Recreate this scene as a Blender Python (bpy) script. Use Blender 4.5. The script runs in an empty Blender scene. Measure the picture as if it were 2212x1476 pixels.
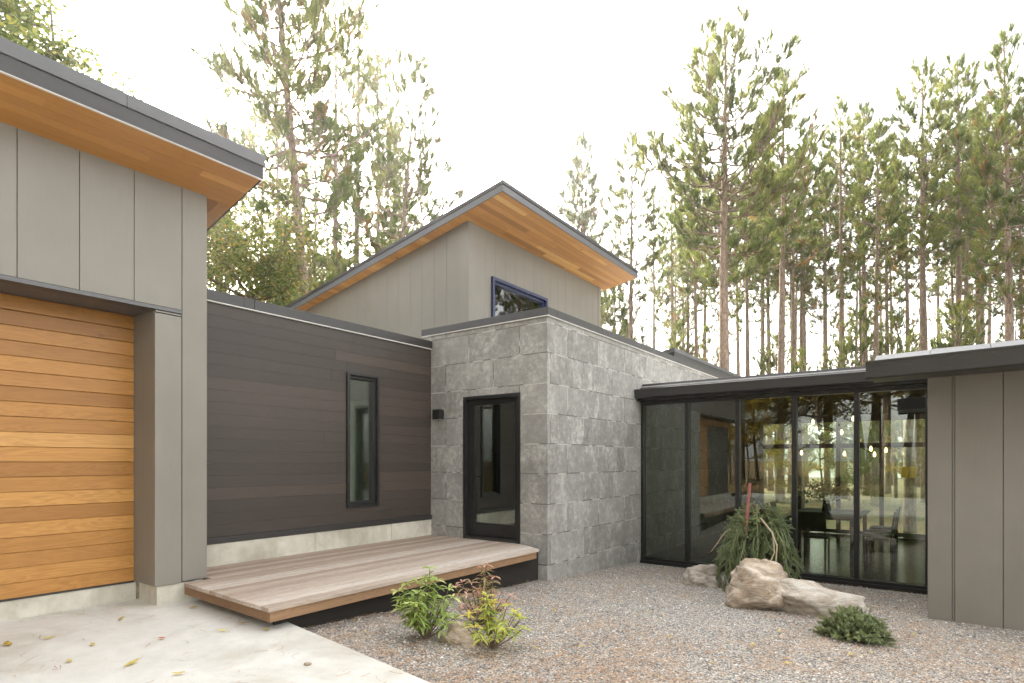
import bpy, math, random
from mathutils import Vector, Matrix, noise
R = math.radians
sc = bpy.context.scene
COL = sc.collection

# ------------------------------------------------------------------ camera
cam_d = bpy.data.cameras.new("camera")
cam = bpy.data.objects.new("camera", cam_d)
COL.objects.link(cam)
cam.location = (0, 0, 1.64)
cam.rotation_euler = (R(90), 0, R(36.253))
cam_d.sensor_width = 36
cam_d.lens = 20.551
cam_d.shift_y = 0.11664
cam_d.clip_start = 0.05
cam_d.clip_end = 3000
sc.camera = cam

# ------------------------------------------------------------------ sky, sun, exposure
SUN_EL, SUN_AZ = 27.0, 57.3            # azimuth measured from +Y towards -X
world = bpy.data.worlds.new("World")
sc.world = world
world.use_nodes = True
wn = world.node_tree
wn.nodes.clear()
wo = wn.nodes.new("ShaderNodeOutputWorld")
bg = wn.nodes.new("ShaderNodeBackground")
sky = wn.nodes.new("ShaderNodeTexSky")
sky.sky_type = 'NISHITA'
sky.sun_disc = False
sky.sun_elevation = R(SUN_EL)
sky.sun_rotation = R(-SUN_AZ)
sky.dust_density = 3.0
sky.air_density = 1.2
hs = wn.nodes.new("ShaderNodeHueSaturation")
hs.inputs['Saturation'].default_value = 0.22
wn.links.new(sky.outputs[0], hs.inputs['Color'])
wt = wn.nodes.new("ShaderNodeMix"); wt.data_type = 'RGBA'; wt.blend_type = 'MULTIPLY'
wt.inputs[0].default_value = 1.0
wt.inputs[7].default_value = (1.03, 1.0, 0.955, 1)
wn.links.new(hs.outputs[0], wt.inputs[6])
wn.links.new(wt.outputs[2], bg.inputs['Color'])
bg.inputs['Strength'].default_value = 0.15
wn.links.new(bg.outputs[0], wo.inputs[0])

sun_d = bpy.data.lights.new("sun", 'SUN')
sun_d.energy = 2.0
sun_d.angle = R(10)
sun_d.color = (1.0, 0.90, 0.76)
sun = bpy.data.objects.new("sun", sun_d)
COL.objects.link(sun)
sd = Vector((-math.sin(R(SUN_AZ)) * math.cos(R(SUN_EL)), math.cos(R(SUN_AZ)) * math.cos(R(SUN_EL)), math.sin(R(SUN_EL))))
sun.rotation_euler = sd.to_track_quat('Z', 'Y').to_euler()
sun.location = sd * 60

sc.view_settings.view_transform = 'Standard'
sc.view_settings.look = 'None'
sc.view_settings.gamma = 1
sc.view_settings.exposure = 2.8
sc.render.engine = 'CYCLES'
sc.cycles.use_denoising = True
sc.cycles.max_bounces = 10
sc.cycles.transparent_max_bounces = 16
sc.cycles.sample_clamp_indirect = 6

# ------------------------------------------------------------------ node helpers
class NT:
    def __init__(self, name):
        self.m = bpy.data.materials.new(name)
        self.m.use_nodes = True
        self.t = self.m.node_tree
        self.b = self.t.nodes['Principled BSDF']
        self.out = self.t.nodes['Material Output']
    def n(self, kind, **kw):
        nd = self.t.nodes.new("ShaderNode" + kind)
        for k, v in kw.items():
            if k in nd.inputs: nd.inputs[k].default_value = v
            else: setattr(nd, k, v)
        return nd
    def l(self, a, b):
        self.t.links.new(a, b)
    def val(self, x, sock):
        if isinstance(x, (int, float)): sock.default_value = x
        else: self.l(x, sock)
    def math(self, op, a, b=0.0, c=None, clamp=False):
        nd = self.n("Math", operation=op)
        nd.use_clamp = clamp
        self.val(a, nd.inputs[0]); self.val(b, nd.inputs[1])
        if c is not None: self.val(c, nd.inputs[2])
        return nd.outputs[0]
    def coord(self, scale=(1, 1, 1), kind='Object', off=None):
        tc = self.n("TexCoord")
        mp = self.n("Mapping")
        mp.inputs['Scale'].default_value = scale
        src = tc.outputs[kind]
        if off is not None:
            ad = self.n("VectorMath", operation='ADD')
            self.l(src, ad.inputs[0]); self.l(off, ad.inputs[1])
            src = ad.outputs[0]
        self.l(src, mp.inputs['Vector'])
        return mp.outputs[0]
    def noise(self, vec, scale, detail=4, rough=0.55, dist=0.0):
        nd = self.n("TexNoise", Scale=scale, Detail=detail, Roughness=rough, Distortion=dist)
        self.l(vec, nd.inputs['Vector'])
        return nd.outputs[0]
    def ramp(self, fac, stops, interp='LINEAR'):
        nd = self.n("ValToRGB")
        cr = nd.color_ramp
        cr.interpolation = interp
        while len(cr.elements) < len(stops): cr.elements.new(0.5)
        for e, (p, c) in zip(cr.elements, stops):
            e.position = p
            e.color = (*c, 1) if isinstance(c, tuple) else (c, c, c, 1)
        self.l(fac, nd.inputs[0])
        return nd.outputs[0]
    def mix(self, fac, a, b, mode='MIX'):
        nd = self.n("Mix", data_type='RGBA', blend_type=mode)
        self.val(fac, nd.inputs[0])
        for s, v in ((nd.inputs[6], a), (nd.inputs[7], b)):
            if isinstance(v, tuple): s.default_value = (*v, 1)
            else: self.l(v, s)
        return nd.outputs[2]
    def bump(self, h, strength=0.3, dist=0.01):
        nd = self.n("Bump", Strength=strength, Distance=dist)
        self.l(h, nd.inputs['Height'])
        self.l(nd.outputs[0], self.b.inputs['Normal'])
    def tone(self):
        return self.n("Attribute", attribute_name='tone').outputs['Fac']
    def base(self, c, rough=0.6, spec=None):
        if isinstance(c, tuple): self.b.inputs['Base Color'].default_value = (*c, 1)
        else: self.l(c, self.b.inputs['Base Color'])
        self.val(rough, self.b.inputs['Roughness'])
        if spec is not None: self.b.inputs['Specular IOR Level'].default_value = spec
        return self.m

def mat_panel():
    k = NT("grey_panel")
    v = k.coord((40, 40, 1.2))
    n1 = k.noise(v, 3.0, 3)
    n2 = k.noise(k.coord(), 1.1, 3)
    t = k.tone()
    c = k.ramp(n2, [(0.3, (0.170, 0.155, 0.129)), (0.7, (0.205, 0.188, 0.158))])
    c = k.mix(k.math('MULTIPLY', n1, 0.35), c, (0.25, 0.23, 0.197))
    c = k.mix(k.math('MULTIPLY', t, 0.22), c, (0.16, 0.146, 0.122))
    w = k.noise(k.coord((260, 260, 260)), 1, 1)
    k.bump(k.math('ADD', w, k.math('MULTIPLY', n1, 0.6)), 0.12, 0.004)
    d_ = k.noise(k.coord((0.7, 0.7, 0.35)), 1.4, 4)
    c = k.mix(k.math('MULTIPLY', k.ramp(d_, [(0.45, 0.0), (0.7, 1.0)]), 0.3), c, (0.12, 0.106, 0.085))
    return k.base(c, 0.42, 0.5)

def mat_wood(name, along, stops, rough=0.5, grain=1.0, vary=1.0, knots=True, dark=(0.2, 0.1, 0.04), spec=0.35):
    k = NT(name)
    t = k.tone()
    off = k.n("CombineXYZ")
    s = k.math('MULTIPLY', t, 61.7)
    for i in range(3): k.l(s, off.inputs[i])
    sca = [9.0, 9.0, 9.0]; sca[along] = 0.9
    v = k.coord(tuple(sca), off=off.outputs[0])
    g = k.noise(v, 1.0, 3, 0.5, 1.4)
    sc2 = [70.0, 70.0, 70.0]; sc2[along] = 2.0
    g2 = k.noise(k.coord(tuple(sc2), off=off.outputs[0]), 1.0, 3)
    rings = k.math('FRACT', k.math('MULTIPLY', g, 9.0))
    rings = k.math('ABSOLUTE', k.math('SUBTRACT', rings, 0.5))
    tt = k.math('ADD', k.math('MULTIPLY', k.math('SUBTRACT', t, 0.5), vary), 0.5)
    c = k.ramp(tt, stops)
    f = k.math('MULTIPLY', k.math('ADD', k.math('MULTIPLY', rings, 0.85), k.math('MULTIPLY', g2, 0.45)), 0.75 * grain)
    c = k.mix(f, c, dark)
    st = k.noise(k.coord(tuple(x * 0.25 for x in sca), off=off.outputs[0]), 1.0, 2)
    c = k.mix(k.math('MULTIPLY', k.ramp(st, [(0.52, 0.0), (0.72, 1.0)]), 0.35 * grain), c, dark)
    if knots:
        kv = [3.0, 3.0, 3.0]; kv[along] = 1.3
        vo = k.n("TexVoronoi", Scale=1.0)
        k.l(k.coord(tuple(kv), off=off.outputs[0]), vo.inputs['Vector'])
        kn = k.ramp(vo.outputs['Distance'], [(0.03, 1.0), (0.075, 0.0)])
        c = k.mix(k.math('MULTIPLY', kn, 0.75), c, tuple(x * 0.35 for x in dark))
    k.bump(g2, 0.15, 0.003)
    return k.base(c, rough, spec)

def mat_concrete(name, a, b, stain, rough=0.75, sc_=1.0, pits=True, streak=0.0):
    k = NT(name)
    v = k.coord()
    n1 = k.noise(v, 1.6 * sc_, 6, 0.62, 0.4)
    n2 = k.noise(v, 7 * sc_, 5, 0.6)
    n3 = k.noise(v, 110, 2)
    c = k.ramp(n2, [(0.3, a), (0.72, b)])
    c = k.mix(k.math('MULTIPLY', k.ramp(n1, [(0.48, 0.0), (0.70, 1.0)]), 0.75), c, stain)
    if streak:
        s = k.noise(k.coord((6, 6, 0.5)), 1.5, 4)
        c = k.mix(k.math('MULTIPLY', k.ramp(s, [(0.5, 0.0), (0.75, 1.0)]), streak), c, stain)
    h = k.math('ADD', k.math('MULTIPLY', n2, 0.5), k.math('MULTIPLY', n3, 0.5))
    if pits:
        vo = k.n("TexVoronoi", Scale=22)
        k.l(v, vo.inputs['Vector'])
        p = k.ramp(vo.outputs['Distance'], [(0.06, 1.0), (0.13, 0.0)])
        c = k.mix(k.math('MULTIPLY', p, 0.45), c, tuple(x * 0.4 for x in stain))
    k.bump(h, 0.25, 0.006)
    return k.base(c, rough, 0.3)

def mat_block():
    k = NT("cast_block")
    tc = k.n("TexCoord")
    br = k.n("TexBrick", Scale=1.0)
    br.offset = 0.5; br.squash = 1.0
    br.inputs['Mortar Size'].default_value = 0.010
    br.inputs['Mortar Smooth'].default_value = 0.35
    br.inputs['Bias'].default_value = 0.0
    br.inputs['Brick Width'].default_value = 0.94
    br.inputs['Row Height'].default_value = 0.4175
    br.inputs['Color1'].default_value = (0.0, 0.0, 0.0, 1)
    br.inputs['Color2'].default_value = (1, 1, 1, 1)
    br.inputs['Mortar'].default_value = (0.5, 0.5, 0.5, 1)
    k.l(tc.outputs['UV'], br.inputs['Vector'])
    bt = k.n("RGBToBW"); k.l(br.outputs['Color'], bt.inputs[0])
    off = k.n("CombineXYZ")
    k.l(k.math('MULTIPLY', bt.outputs[0], 17.0), off.inputs[0])
    k.l(k.math('MULTIPLY', bt.outputs[0], 9.0), off.inputs[1])
    v = k.coord((1, 1, 0.62), off=off.outputs[0])
    n1 = k.noise(v, 2.6, 7, 0.68, 0.5)
    n2 = k.noise(k.coord((1, 1, 1), off=off.outputs[0]), 13, 8, 0.75, 0.2)
    n3 = k.noise(k.coord((60, 60, 8)), 1.0, 3)
    m = k.math('ADD', k.math('MULTIPLY', n1, 0.48), k.math('MULTIPLY', n2, 0.52))
    c = k.ramp(m, [(0.40, (0.19, 0.18, 0.163)), (0.49, (0.255, 0.244, 0.222)), (0.55, (0.35, 0.336, 0.308)), (0.63, (0.53, 0.512, 0.472))])
    c = k.mix(k.math('MULTIPLY', bt.outputs[0], 0.42), c, (0.36, 0.345, 0.318))
    c = k.mix(k.math('MULTIPLY', n3, 0.22), c, (0.19, 0.18, 0.162))
    vo = k.n("TexVoronoi", Scale=12)
    k.l(k.coord(), vo.inputs['Vector'])
    pit = k.ramp(vo.outputs['Distance'], [(0.05, 1.0), (0.10, 0.0)])
    c = k.mix(k.math('MULTIPLY', pit, 0.6), c, (0.06, 0.055, 0.05))
    jn = k.noise(k.coord(), 3, 3)
    jf = k.math('MULTIPLY', br.outputs['Fac'], k.ramp(jn, [(0.35, 0.5), (0.6, 1.0)]))
    c = k.mix(jf, c, k.ramp(jn, [(0.47, (0.08, 0.074, 0.066)), (0.55, (0.42, 0.40, 0.365))]))
    h = k.math('SUBTRACT', k.math('ADD', k.math('MULTIPLY', n2, 0.35), k.math('MULTIPLY', n3, 0.12)), br.outputs['Fac'])
    h = k.math('SUBTRACT', h, k.math('MULTIPLY', pit, 0.6))
    k.bump(h, 0.45, 0.008)
    return k.base(c, 0.72, 0.3)

def mat_metal(name, c, rough=0.42, spec=0.5, metallic=0.0):
    k = NT(name)
    n = k.noise(k.coord((1, 1, 1)), 6, 4)
    n2 = k.noise(k.coord((1, 1, 1)), 60, 3)
    cc = k.mix(k.math('MULTIPLY', n, 0.5), c, tuple(min(1, x * 1.35) for x in c))
    cc = k.mix(k.ramp(n2, [(0.66, 0.0), (0.75, 0.25)]), cc, (0.3, 0.28, 0.25))
    k.b.inputs['Metallic'].default_value = metallic
    return k.base(cc, k.math('ADD', k.math('MULTIPLY', n, 0.2), rough - 0.1), spec)

def mat_glass(name, boost=2.1, tint=(0.86, 0.92, 0.86)):
    k = NT(name)
    fr = k.n("Fresnel", IOR=1.5)
    f = k.math('MULTIPLY', fr.outputs[0], boost, clamp=True)
    tr = k.n("BsdfTransparent"); tr.inputs[0].default_value = (*tint, 1)
    gl = k.n("BsdfGlossy"); gl.inputs['Roughness'].default_value = 0.0
    gl.inputs[0].default_value = (1, 1, 1, 1)
    bn = k.n("Bump", Strength=0.012, Distance=0.02)
    k.l(k.noise(k.coord(), 1.3, 1), bn.inputs['Height'])
    k.l(bn.outputs[0], gl.inputs['Normal'])
    mx = k.n("MixShader")
    k.l(f, mx.inputs[0]); k.l(tr.outputs[0], mx.inputs[1]); k.l(gl.outputs[0], mx.inputs[2])
    k.l(mx.outputs[0], k.out.inputs[0])
    return k.m

def mat_foliage(name, stops, trans=0.45, vary=0.25, rough=0.5):
    k = NT(name)
    t = k.tone()
    oi = k.n("ObjectInfo")
    f = k.math('ADD', t, k.math('MULTIPLY', k.math('SUBTRACT', oi.outputs['Random'], 0.5), vary), clamp=True)
    c = k.ramp(f, stops)
    df = k.n("BsdfDiffuse"); k.l(c, df.inputs[0])
    tl = k.n("BsdfTranslucent"); k.l(c, tl.inputs[0])
    mx = k.n("MixShader"); mx.inputs[0].default_value = trans
    k.l(df.outputs[0], mx.inputs[1]); k.l(tl.outputs[0], mx.inputs[2])
    gl = k.n("BsdfGlossy"); gl.inputs['Roughness'].default_value = rough
    m2 = k.n("MixShader"); m2.inputs[0].default_value = 0.04
    k.l(mx.outputs[0], m2.inputs[1]); k.l(gl.outputs[0], m2.inputs[2])
    k.l(m2.outputs[0], k.out.inputs[0])
    return k.m

def mat_bark(name, a, b, c3):
    k = NT(name)
    v = k.coord((9, 9, 2.2))
    n = k.noise(v, 1.2, 6, 0.65, 0.8)
    vo = k.n("TexVoronoi", Scale=1.6); vo.feature = 'DISTANCE_TO_EDGE'
    k.l(v, vo.inputs['Vector'])
    c = k.ramp(n, [(0.3, a), (0.55, b), (0.75, c3)])
    c = k.mix(k.ramp(vo.outputs['Distance'], [(0.0, 0.7), (0.09, 0.0)]), c, tuple(x * 0.4 for x in a))
    k.bump(n, 0.8, 0.03)
    return k.base(c, 0.9, 0.1)

def mat_gravel():
    k = NT("gravel")
    v = k.coord()
    vo = k.n("TexVoronoi", Scale=74)
    k.l(v, vo.inputs['Vector'])
    bw = k.n("SeparateColor"); k.l(vo.outputs['Color'], bw.inputs[0])
    c = k.ramp(bw.outputs[0], [(0.0, (0.13, 0.128, 0.125)), (0.3, (0.30, 0.29, 0.27)), (0.55, (0.46, 0.432, 0.388)), (0.75, (0.60, 0.56, 0.495)), (0.9, (0.58, 0.49, 0.39)), (1.0, (0.78, 0.75, 0.69))])
    c = k.mix(k.ramp(vo.outputs['Distance'], [(0.42, 0.0), (0.75, 0.85)]), c, (0.10, 0.09, 0.08))
    nm = k.noise(v, 1.7, 5, 0.6, 0.6)
    nf = k.noise(k.coord((30, 90, 30)), 1, 4, 0.6, 1.0)
    needle = k.math('MULTIPLY', k.ramp(nm, [(0.5, 0.0), (0.64, 1.0)]), k.ramp(nf, [(0.46, 0.0), (0.56, 0.5)]))
    c = k.mix(needle, c, (0.47, 0.32, 0.19))
    k.bump(k.math('SUBTRACT', 1.0, vo.outputs['Distance']), 0.9, 0.012)
    return k.base(c, 0.85, 0.2)

def mat_rock(name, a, b, c3):
    k = NT(name)
    v = k.coord((1, 1, 2.2))
    n1 = k.noise(v, 3.0, 8, 0.65, 1.6)
    n2 = k.noise(k.coord((3, 3, 14)), 2.2, 6, 0.6, 1.8)
    c = k.ramp(n1, [(0.32, a), (0.5, b), (0.66, c3)])
    c = k.mix(k.math('MULTIPLY', k.ramp(n2, [(0.5, 0.0), (0.62, 1.0)]), 0.6), c, (0.36, 0.33, 0.29))
    c = k.mix(k.ramp(n2, [(0.28, 0.65), (0.36, 0.0)]), c, (0.11, 0.075, 0.045))
    k.bump(k.math('ADD', n1, n2), 0.7, 0.03)
    return k.base(c, 0.85, 0.2)

def mat_flat(name, c, rough=0.6, var=0.25, scale=8.0, spec=0.3):
    k = NT(name)
    n = k.noise(k.coord(), scale, 4)
    cc = k.mix(k.math('MULTIPLY', n, var * 2), c, tuple(x * 0.6 for x in c))
    k.bump(n, 0.1, 0.004)
    return k.base(cc, rough, spec)

M = {}
M['panel'] = mat_panel()
cedar_stops = [(0.0, (0.25, 0.115, 0.032)), (0.3, (0.36, 0.170, 0.045)), (0.6, (0.47, 0.230, 0.062)), (0.85, (0.55, 0.285, 0.082)), (1.0, (0.70, 0.45, 0.19))]
M['cedar'] = mat_wood("cedar_board", 1, cedar_stops, 0.40, 1.0, 1.0, True, (0.20, 0.080, 0.018))
lit_soffit_stops = [(p, tuple(min(.8, x * 1.25) for x in c)) for p, c in cedar_stops]  # same cedar paled: light bounced up under the eaves is put into its colour
M['cedar_soffit_lit'] = mat_wood("cedar_soffit_lit_board", 1, lit_soffit_stops, 0.45, 0.55, 0.8, True, (0.26, 0.11, 0.026))
M['cedar_x'] = mat_wood("cedar_end_board", 0, cedar_stops, 0.40, 1.0, 1.0, True, (0.20, 0.080, 0.018))
M['dark_board'] = mat_wood("dark_stained_board", 1, [(0.0, (0.046, 0.036, 0.0295)), (0.5, (0.058, 0.045, 0.036)), (0.85, (0.074, 0.055, 0.042)), (1.0, (0.100, 0.070, 0.050))], 0.5, 0.75, .8, False, (0.036, 0.029, 0.025), 0.4)
M['deck'] = mat_wood("weathered_deck_board", 1, [(0.0, (0.33, 0.25, 0.19)), (0.3, (0.45, 0.365, 0.295)), (0.7, (0.58, 0.505, 0.43)), (1.0, (0.70, 0.64, 0.57))], 0.6, 1.0, 1.0, False, (0.20, 0.125, 0.08), 0.35)
M['deck_rim'] = mat_wood("deck_rim_board", 1, [(0.0, (0.26, 0.15, 0.08)), (1.0, (0.36, 0.22, 0.12))], 0.65, 0.9, 1.0, True, (0.12, 0.065, 0.035))
M['block'] = mat_block()
M['foundation'] = mat_concrete("foundation_concrete", (0.44, 0.41, 0.34), (0.58, 0.55, 0.47), (0.30, 0.27, 0.205), streak=0.35)
M['slab'] = mat_concrete("driveway_concrete", (0.56, 0.545, 0.495), (0.66, 0.645, 0.60), (0.40, 0.37, 0.30), 0.7, 0.8)
M['bronze'] = mat_metal("bronze_metal", (0.028, 0.026, 0.0245), 0.42)
M['flash'] = mat_metal("grey_flashing", (0.085, 0.085, 0.088), 0.40)
M['drip'] = mat_metal("pale_drip_edge", (0.62, 0.60, 0.56), 0.4)
M['black'] = mat_metal("black_frame", (0.012, 0.0118, 0.0115), 0.4)
M['blue'] = mat_metal("navy_frame", (0.022, 0.028, 0.075), 0.38)
M['glass'] = mat_glass("window_glass")
M['glass_far'] = mat_glass("clear_glass", 1.0, (0.93, 0.97, 0.95))
M['plaster'] = mat_flat("pale_plaster", (0.55, 0.56, 0.50), 0.8, 0.1)
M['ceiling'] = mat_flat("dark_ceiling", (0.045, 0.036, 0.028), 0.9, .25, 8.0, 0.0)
M['int_floor'] = mat_concrete("polished_floor", (0.075, 0.072, 0.066), (0.11, 0.105, 0.095), (0.06, 0.057, 0.052), 0.12, 1.0, False)
M['dark_wood'] = mat_flat("dark_timber", (0.022, 0.018, 0.015), 0.5, .25, 8.0, 0.12)
M['roofing'] = mat_flat("roof_membrane", (0.62, 0.61, 0.58), 0.8)
M['gravel'] = mat_gravel()
M['shade'] = mat_flat("under_deck_shade", (0.03, 0.026, 0.022), 0.95)  # near-black colour standing in for the shade under the deck
M['needle'] = mat_foliage("pine_needles", [(0.0, (0.30, 0.16, 0.06)), (0.10, (0.22, 0.17, 0.06)), (0.2, (0.080, 0.115, 0.030)), (0.6, (0.165, 0.205, 0.045)), (1.0, (0.30, 0.315, 0.080))], 0.5)
M['spruce'] = mat_foliage("spruce_needles", [(0.0, (0.16, 0.205, 0.095)), (0.6, (0.29, 0.335, 0.15)), (1.0, (0.44, 0.47, 0.20))], 0.35, 0.0)
M['leaf_green'] = mat_foliage("green_leaves", [(0.0, (0.08, 0.12, 0.02)), (0.5, (0.17, 0.22, 0.04)), (0.85, (0.32, 0.33, 0.06)), (1.0, (0.44, 0.36, 0.06))], 0.5)
M['leaf_bush'] = mat_foliage("undergrowth_leaves", [(0.0, (0.08, 0.11, 0.03)), (0.5, (0.18, 0.215, 0.05)), (0.93, (0.31, 0.31, 0.08)), (1.0, (0.45, 0.27, 0.06))], 0.55)
M['leaf_yellow'] = mat_foliage("autumn_leaves", [(0.0, (0.12, 0.13, 0.02)), (0.5, (0.30, 0.24, 0.025)), (1.0, (0.50, 0.32, 0.03))], 0.5)
M['azalea'] = mat_foliage("lime_leaves", [(0.0, (0.22, 0.30, 0.07)), (0.6, (0.42, 0.52, 0.14)), (1.0, (0.64, 0.70, 0.25))], 0.4, 0.0, 0.3)
M['azalea_red'] = mat_foliage("reddening_leaves", [(0.0, (0.26, 0.28, 0.09)), (0.4, (0.46, 0.33, 0.17)), (0.7, (0.60, 0.30, 0.22)), (1.0, (0.72, 0.50, 0.38))], 0.4, 0.0, 0.3)
M['azalea_gold'] = mat_foliage("golden_leaves", [(0.0, (0.28, 0.36, 0.07)), (0.5, (0.52, 0.54, 0.10)), (1.0, (0.70, 0.54, 0.07))], 0.4, 0.0, 0.3)
M['bark'] = mat_bark("pine_bark", (0.17, 0.125, 0.092), (0.29, 0.22, 0.168), (0.44, 0.355, 0.285))
M['twig'] = mat_flat("twig_bark", (0.17, 0.125, 0.09), 0.9)
M['pale_twig'] = mat_flat("pale_branch", (0.42, 0.34, 0.23), 0.8)
M['rock_brown'] = mat_rock("brown_rock", (0.24, 0.17, 0.115), (0.43, 0.34, 0.25), (0.66, 0.59, 0.50))
M['rock_pale'] = mat_rock("pale_rock", (0.32, 0.265, 0.205), (0.50, 0.44, 0.37), (0.62, 0.58, 0.52))
M['stake'] = mat_flat("faded_red_stake", (0.36, 0.135, 0.115), 0.7, 0.3, 30)
M['dead_needle'] = mat_foliage("dead_needles", [(0.0, (0.26, 0.13, 0.055)), (0.6, (0.48, 0.26, 0.115)), (1.0, (0.62, 0.42, 0.24))], 0.15, 0.0)
M['stone'] = None
M['yellow_leaf'] = mat_foliage("fallen_leaf", [(0.0, (0.25, 0.12, 0.03)), (0.4, (0.55, 0.42, 0.07)), (1.0, (0.68, 0.56, 0.16))], 0.2, 0.6)
M['yellow'] = mat_flat("yellow_plate", (0.72, 0.46, 0.02), 0.5, 0.1)
M['red_leaf'] = mat_flat("orange_leaf", (0.55, 0.16, 0.06), 0.6)
M['bulb'] = None

def mat_stone():
    k = NT("gravel_stone")
    t = k.tone()
    c = k.ramp(t, [(0.0, (0.12, 0.122, 0.128)), (0.3, (0.31, 0.30, 0.285)), (0.6, (0.49, 0.455, 0.41)), (0.8, (0.58, 0.48, 0.385)), (0.92, (0.68, 0.65, 0.60)), (1.0, (0.80, 0.78, 0.74))])
    return k.base(c, 0.8, 0.25)
M['stone'] = mat_stone()
def mat_bulb():
    k = NT("glowing_bulb")
    k.b.inputs['Emission Color'].default_value = (1, 0.62, 0.25, 1)
    k.b.inputs['Emission Strength'].default_value = 1.6
    return k.base((0.9, 0.7, 0.4), 0.3)
M['bulb'] = mat_bulb()

# ------------------------------------------------------------------ mesh builder
class MB:
    def __init__(self):
        self.v, self.f, self.t, self.uv = [], [], [], {}
    def face(self, pts, tone=0.5, uv=None):
        b = len(self.v)
        self.v.extend([tuple(p) for p in pts])
        self.f.append(tuple(range(b, b + len(pts))))
        self.t.append(tone)
        if uv: self.uv[len(self.f) - 1] = uv
    def hexa(self, p, tone=0.5):
        """p: 8 points, bottom 4 counter-clockwise then top 4"""
        b = len(self.v)
        self.v.extend([tuple(x) for x in p])
        for q in ((3, 2, 1, 0), (4, 5, 6, 7), (0, 1, 5, 4), (1, 2, 6, 5), (2, 3, 7, 6), (3, 0, 4, 7)):
            self.f.append(tuple(b + i for i in q)); self.t.append(tone)
    def box(self, x0, x1, y0, y1, z0, z1, tone=0.5):
        self.hexa([(x0, y0, z0), (x1, y0, z0), (x1, y1, z0), (x0, y1, z0), (x0, y0, z1), (x1, y0, z1), (x1, y1, z1), (x0, y1, z1)], tone)
    def prism(self, prof, axis, a, b, tone=0.5):
        """extrude 2D profile (list of (u,v)) along axis 'x' or 'y' from a to b; for 'y' profile is (x,z), for 'x' it is (y,z)"""
        n = len(prof); s = len(self.v)
        for w in (a, b):
            for (u, v) in prof:
                self.v.append((u, w, v) if axis == 'y' else (w, u, v))
        for i in range(n):
            j = (i + 1) % n
            self.f.append((s + i, s + j, s + n + j, s + n + i)); self.t.append(tone)
        self.f.append(tuple(s + i for i in reversed(range(n)))); self.t.append(tone)
        self.f.append(tuple(s + n + i for i in range(n))); self.t.append(tone)
    def tube(self, pts, rads, sides=6, tone=0.5, cap=True, wob=0.0, rnd=None):
        pts = [Vector(p) for p in pts]
        s = len(self.v); n = len(pts)
        ref = Vector((0, 0, 1))
        d0 = (pts[-1] - pts[0]).normalized()
        if abs(d0.z) > 0.9: ref = Vector((1, 0, 0))
        for i, p in enumerate(pts):
            d = (pts[min(i + 1, n - 1)] - pts[max(i - 1, 0)])
            if d.length < 1e-6: d = d0.copy()
            d.normalize()
            u = d.cross(ref)
            if u.length < 1e-4: u = d.cross(Vector((0.3, 1, 0.1)))
            u.normalize(); w = d.cross(u)
            for k in range(sides):
                a = 2 * math.pi * k / sides
                r = rads[i] * (1 + (rnd.uniform(-wob, wob) if wob else 0))
                self.v.append(tuple(p + (u * math.cos(a) + w * math.sin(a)) * r))
        for i in range(n - 1):
            for k in range(sides):
                k2 = (k + 1) % sides
                self.f.append((s + i * sides + k, s + i * sides + k2, s + (i + 1) * sides + k2, s + (i + 1) * sides + k)); self.t.append(tone)
        if cap:
            self.f.append(tuple(s + (n - 1) * sides + k for k in range(sides))); self.t.append(tone)
            self.f.append(tuple(s + k for k in reversed(range(sides)))); self.t.append(tone)
    def mesh(self, name, mat, smooth=False):
        me = bpy.data.meshes.new(name)
        me.from_pydata(self.v, [], self.f)
        me.materials.append(mat)
        at = me.attributes.new('tone', 'FLOAT', 'FACE')
        at.data.foreach_set('value', self.t)
        if self.uv:
            ul = me.uv_layers.new(name='UVMap')
            for fi, uv in self.uv.items():
                for li, c in zip(me.polygons[fi].loop_indices, uv): ul.data[li].uv = c
        if smooth: me.polygons.foreach_set('use_smooth', [True] * len(me.polygons))
        me.update()
        return me
    def build(self, name, mat, parent=None, label=None, smooth=False, bevel=0.0):
        o = bpy.data.objects.new(name, self.mesh(name, mat, smooth))
        COL.objects.link(o)
        if bevel:
            bv = o.modifiers.new("bevel", 'BEVEL'); bv.width = bevel; bv.segments = 2; bv.limit_method = 'ANGLE'
        if parent: adopt(o, parent)
        if label: o['label'] = label
        return o

def adopt(o, parent):
    o.parent = parent
    w = Matrix.Identity(4); p = parent
    while p:
        w = Matrix.LocRotScale(p.location, p.rotation_euler, p.scale) @ w
        break
    if parent.type == 'EMPTY': o.matrix_parent_inverse = w.inverted()

def tag(o, label=None, cat=None, group=None, kind=None):
    if label: o['label'] = label
    if cat: o['category'] = cat
    if group: o['group'] = group
    if kind: o['kind'] = kind
    return o

def empty(name, loc, label, cat, group=None):
    o = bpy.data.objects.new(name, None)
    COL.objects.link(o)
    o.location = loc
    o.empty_display_size = 0.2
    return tag(o, label, cat, group)

def copy_tree(root):
    r = root.copy(); COL.objects.link(r)
    for ch in list(root.children):
        c = ch.copy(); COL.objects.link(c); c.parent = r
        for g in list(ch.children):
            d = g.copy(); COL.objects.link(d); d.parent = c
    return r

rnd = random.Random(7)

# ================================================================== THE HOUSE
XG, XD, XDOOR, XC = -5.945, -6.539, -6.417, -4.34     # garage face, dark board wall, garage door, block side face
YB, YG, YW = 6.738, 9.843, 7.69                        # block door face, glass wall, side wing face
house = empty("house", (-6, 6, 0), "modern house of grey panels, dark boards, cast blocks and glass under cedar eaves", "house")

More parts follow.
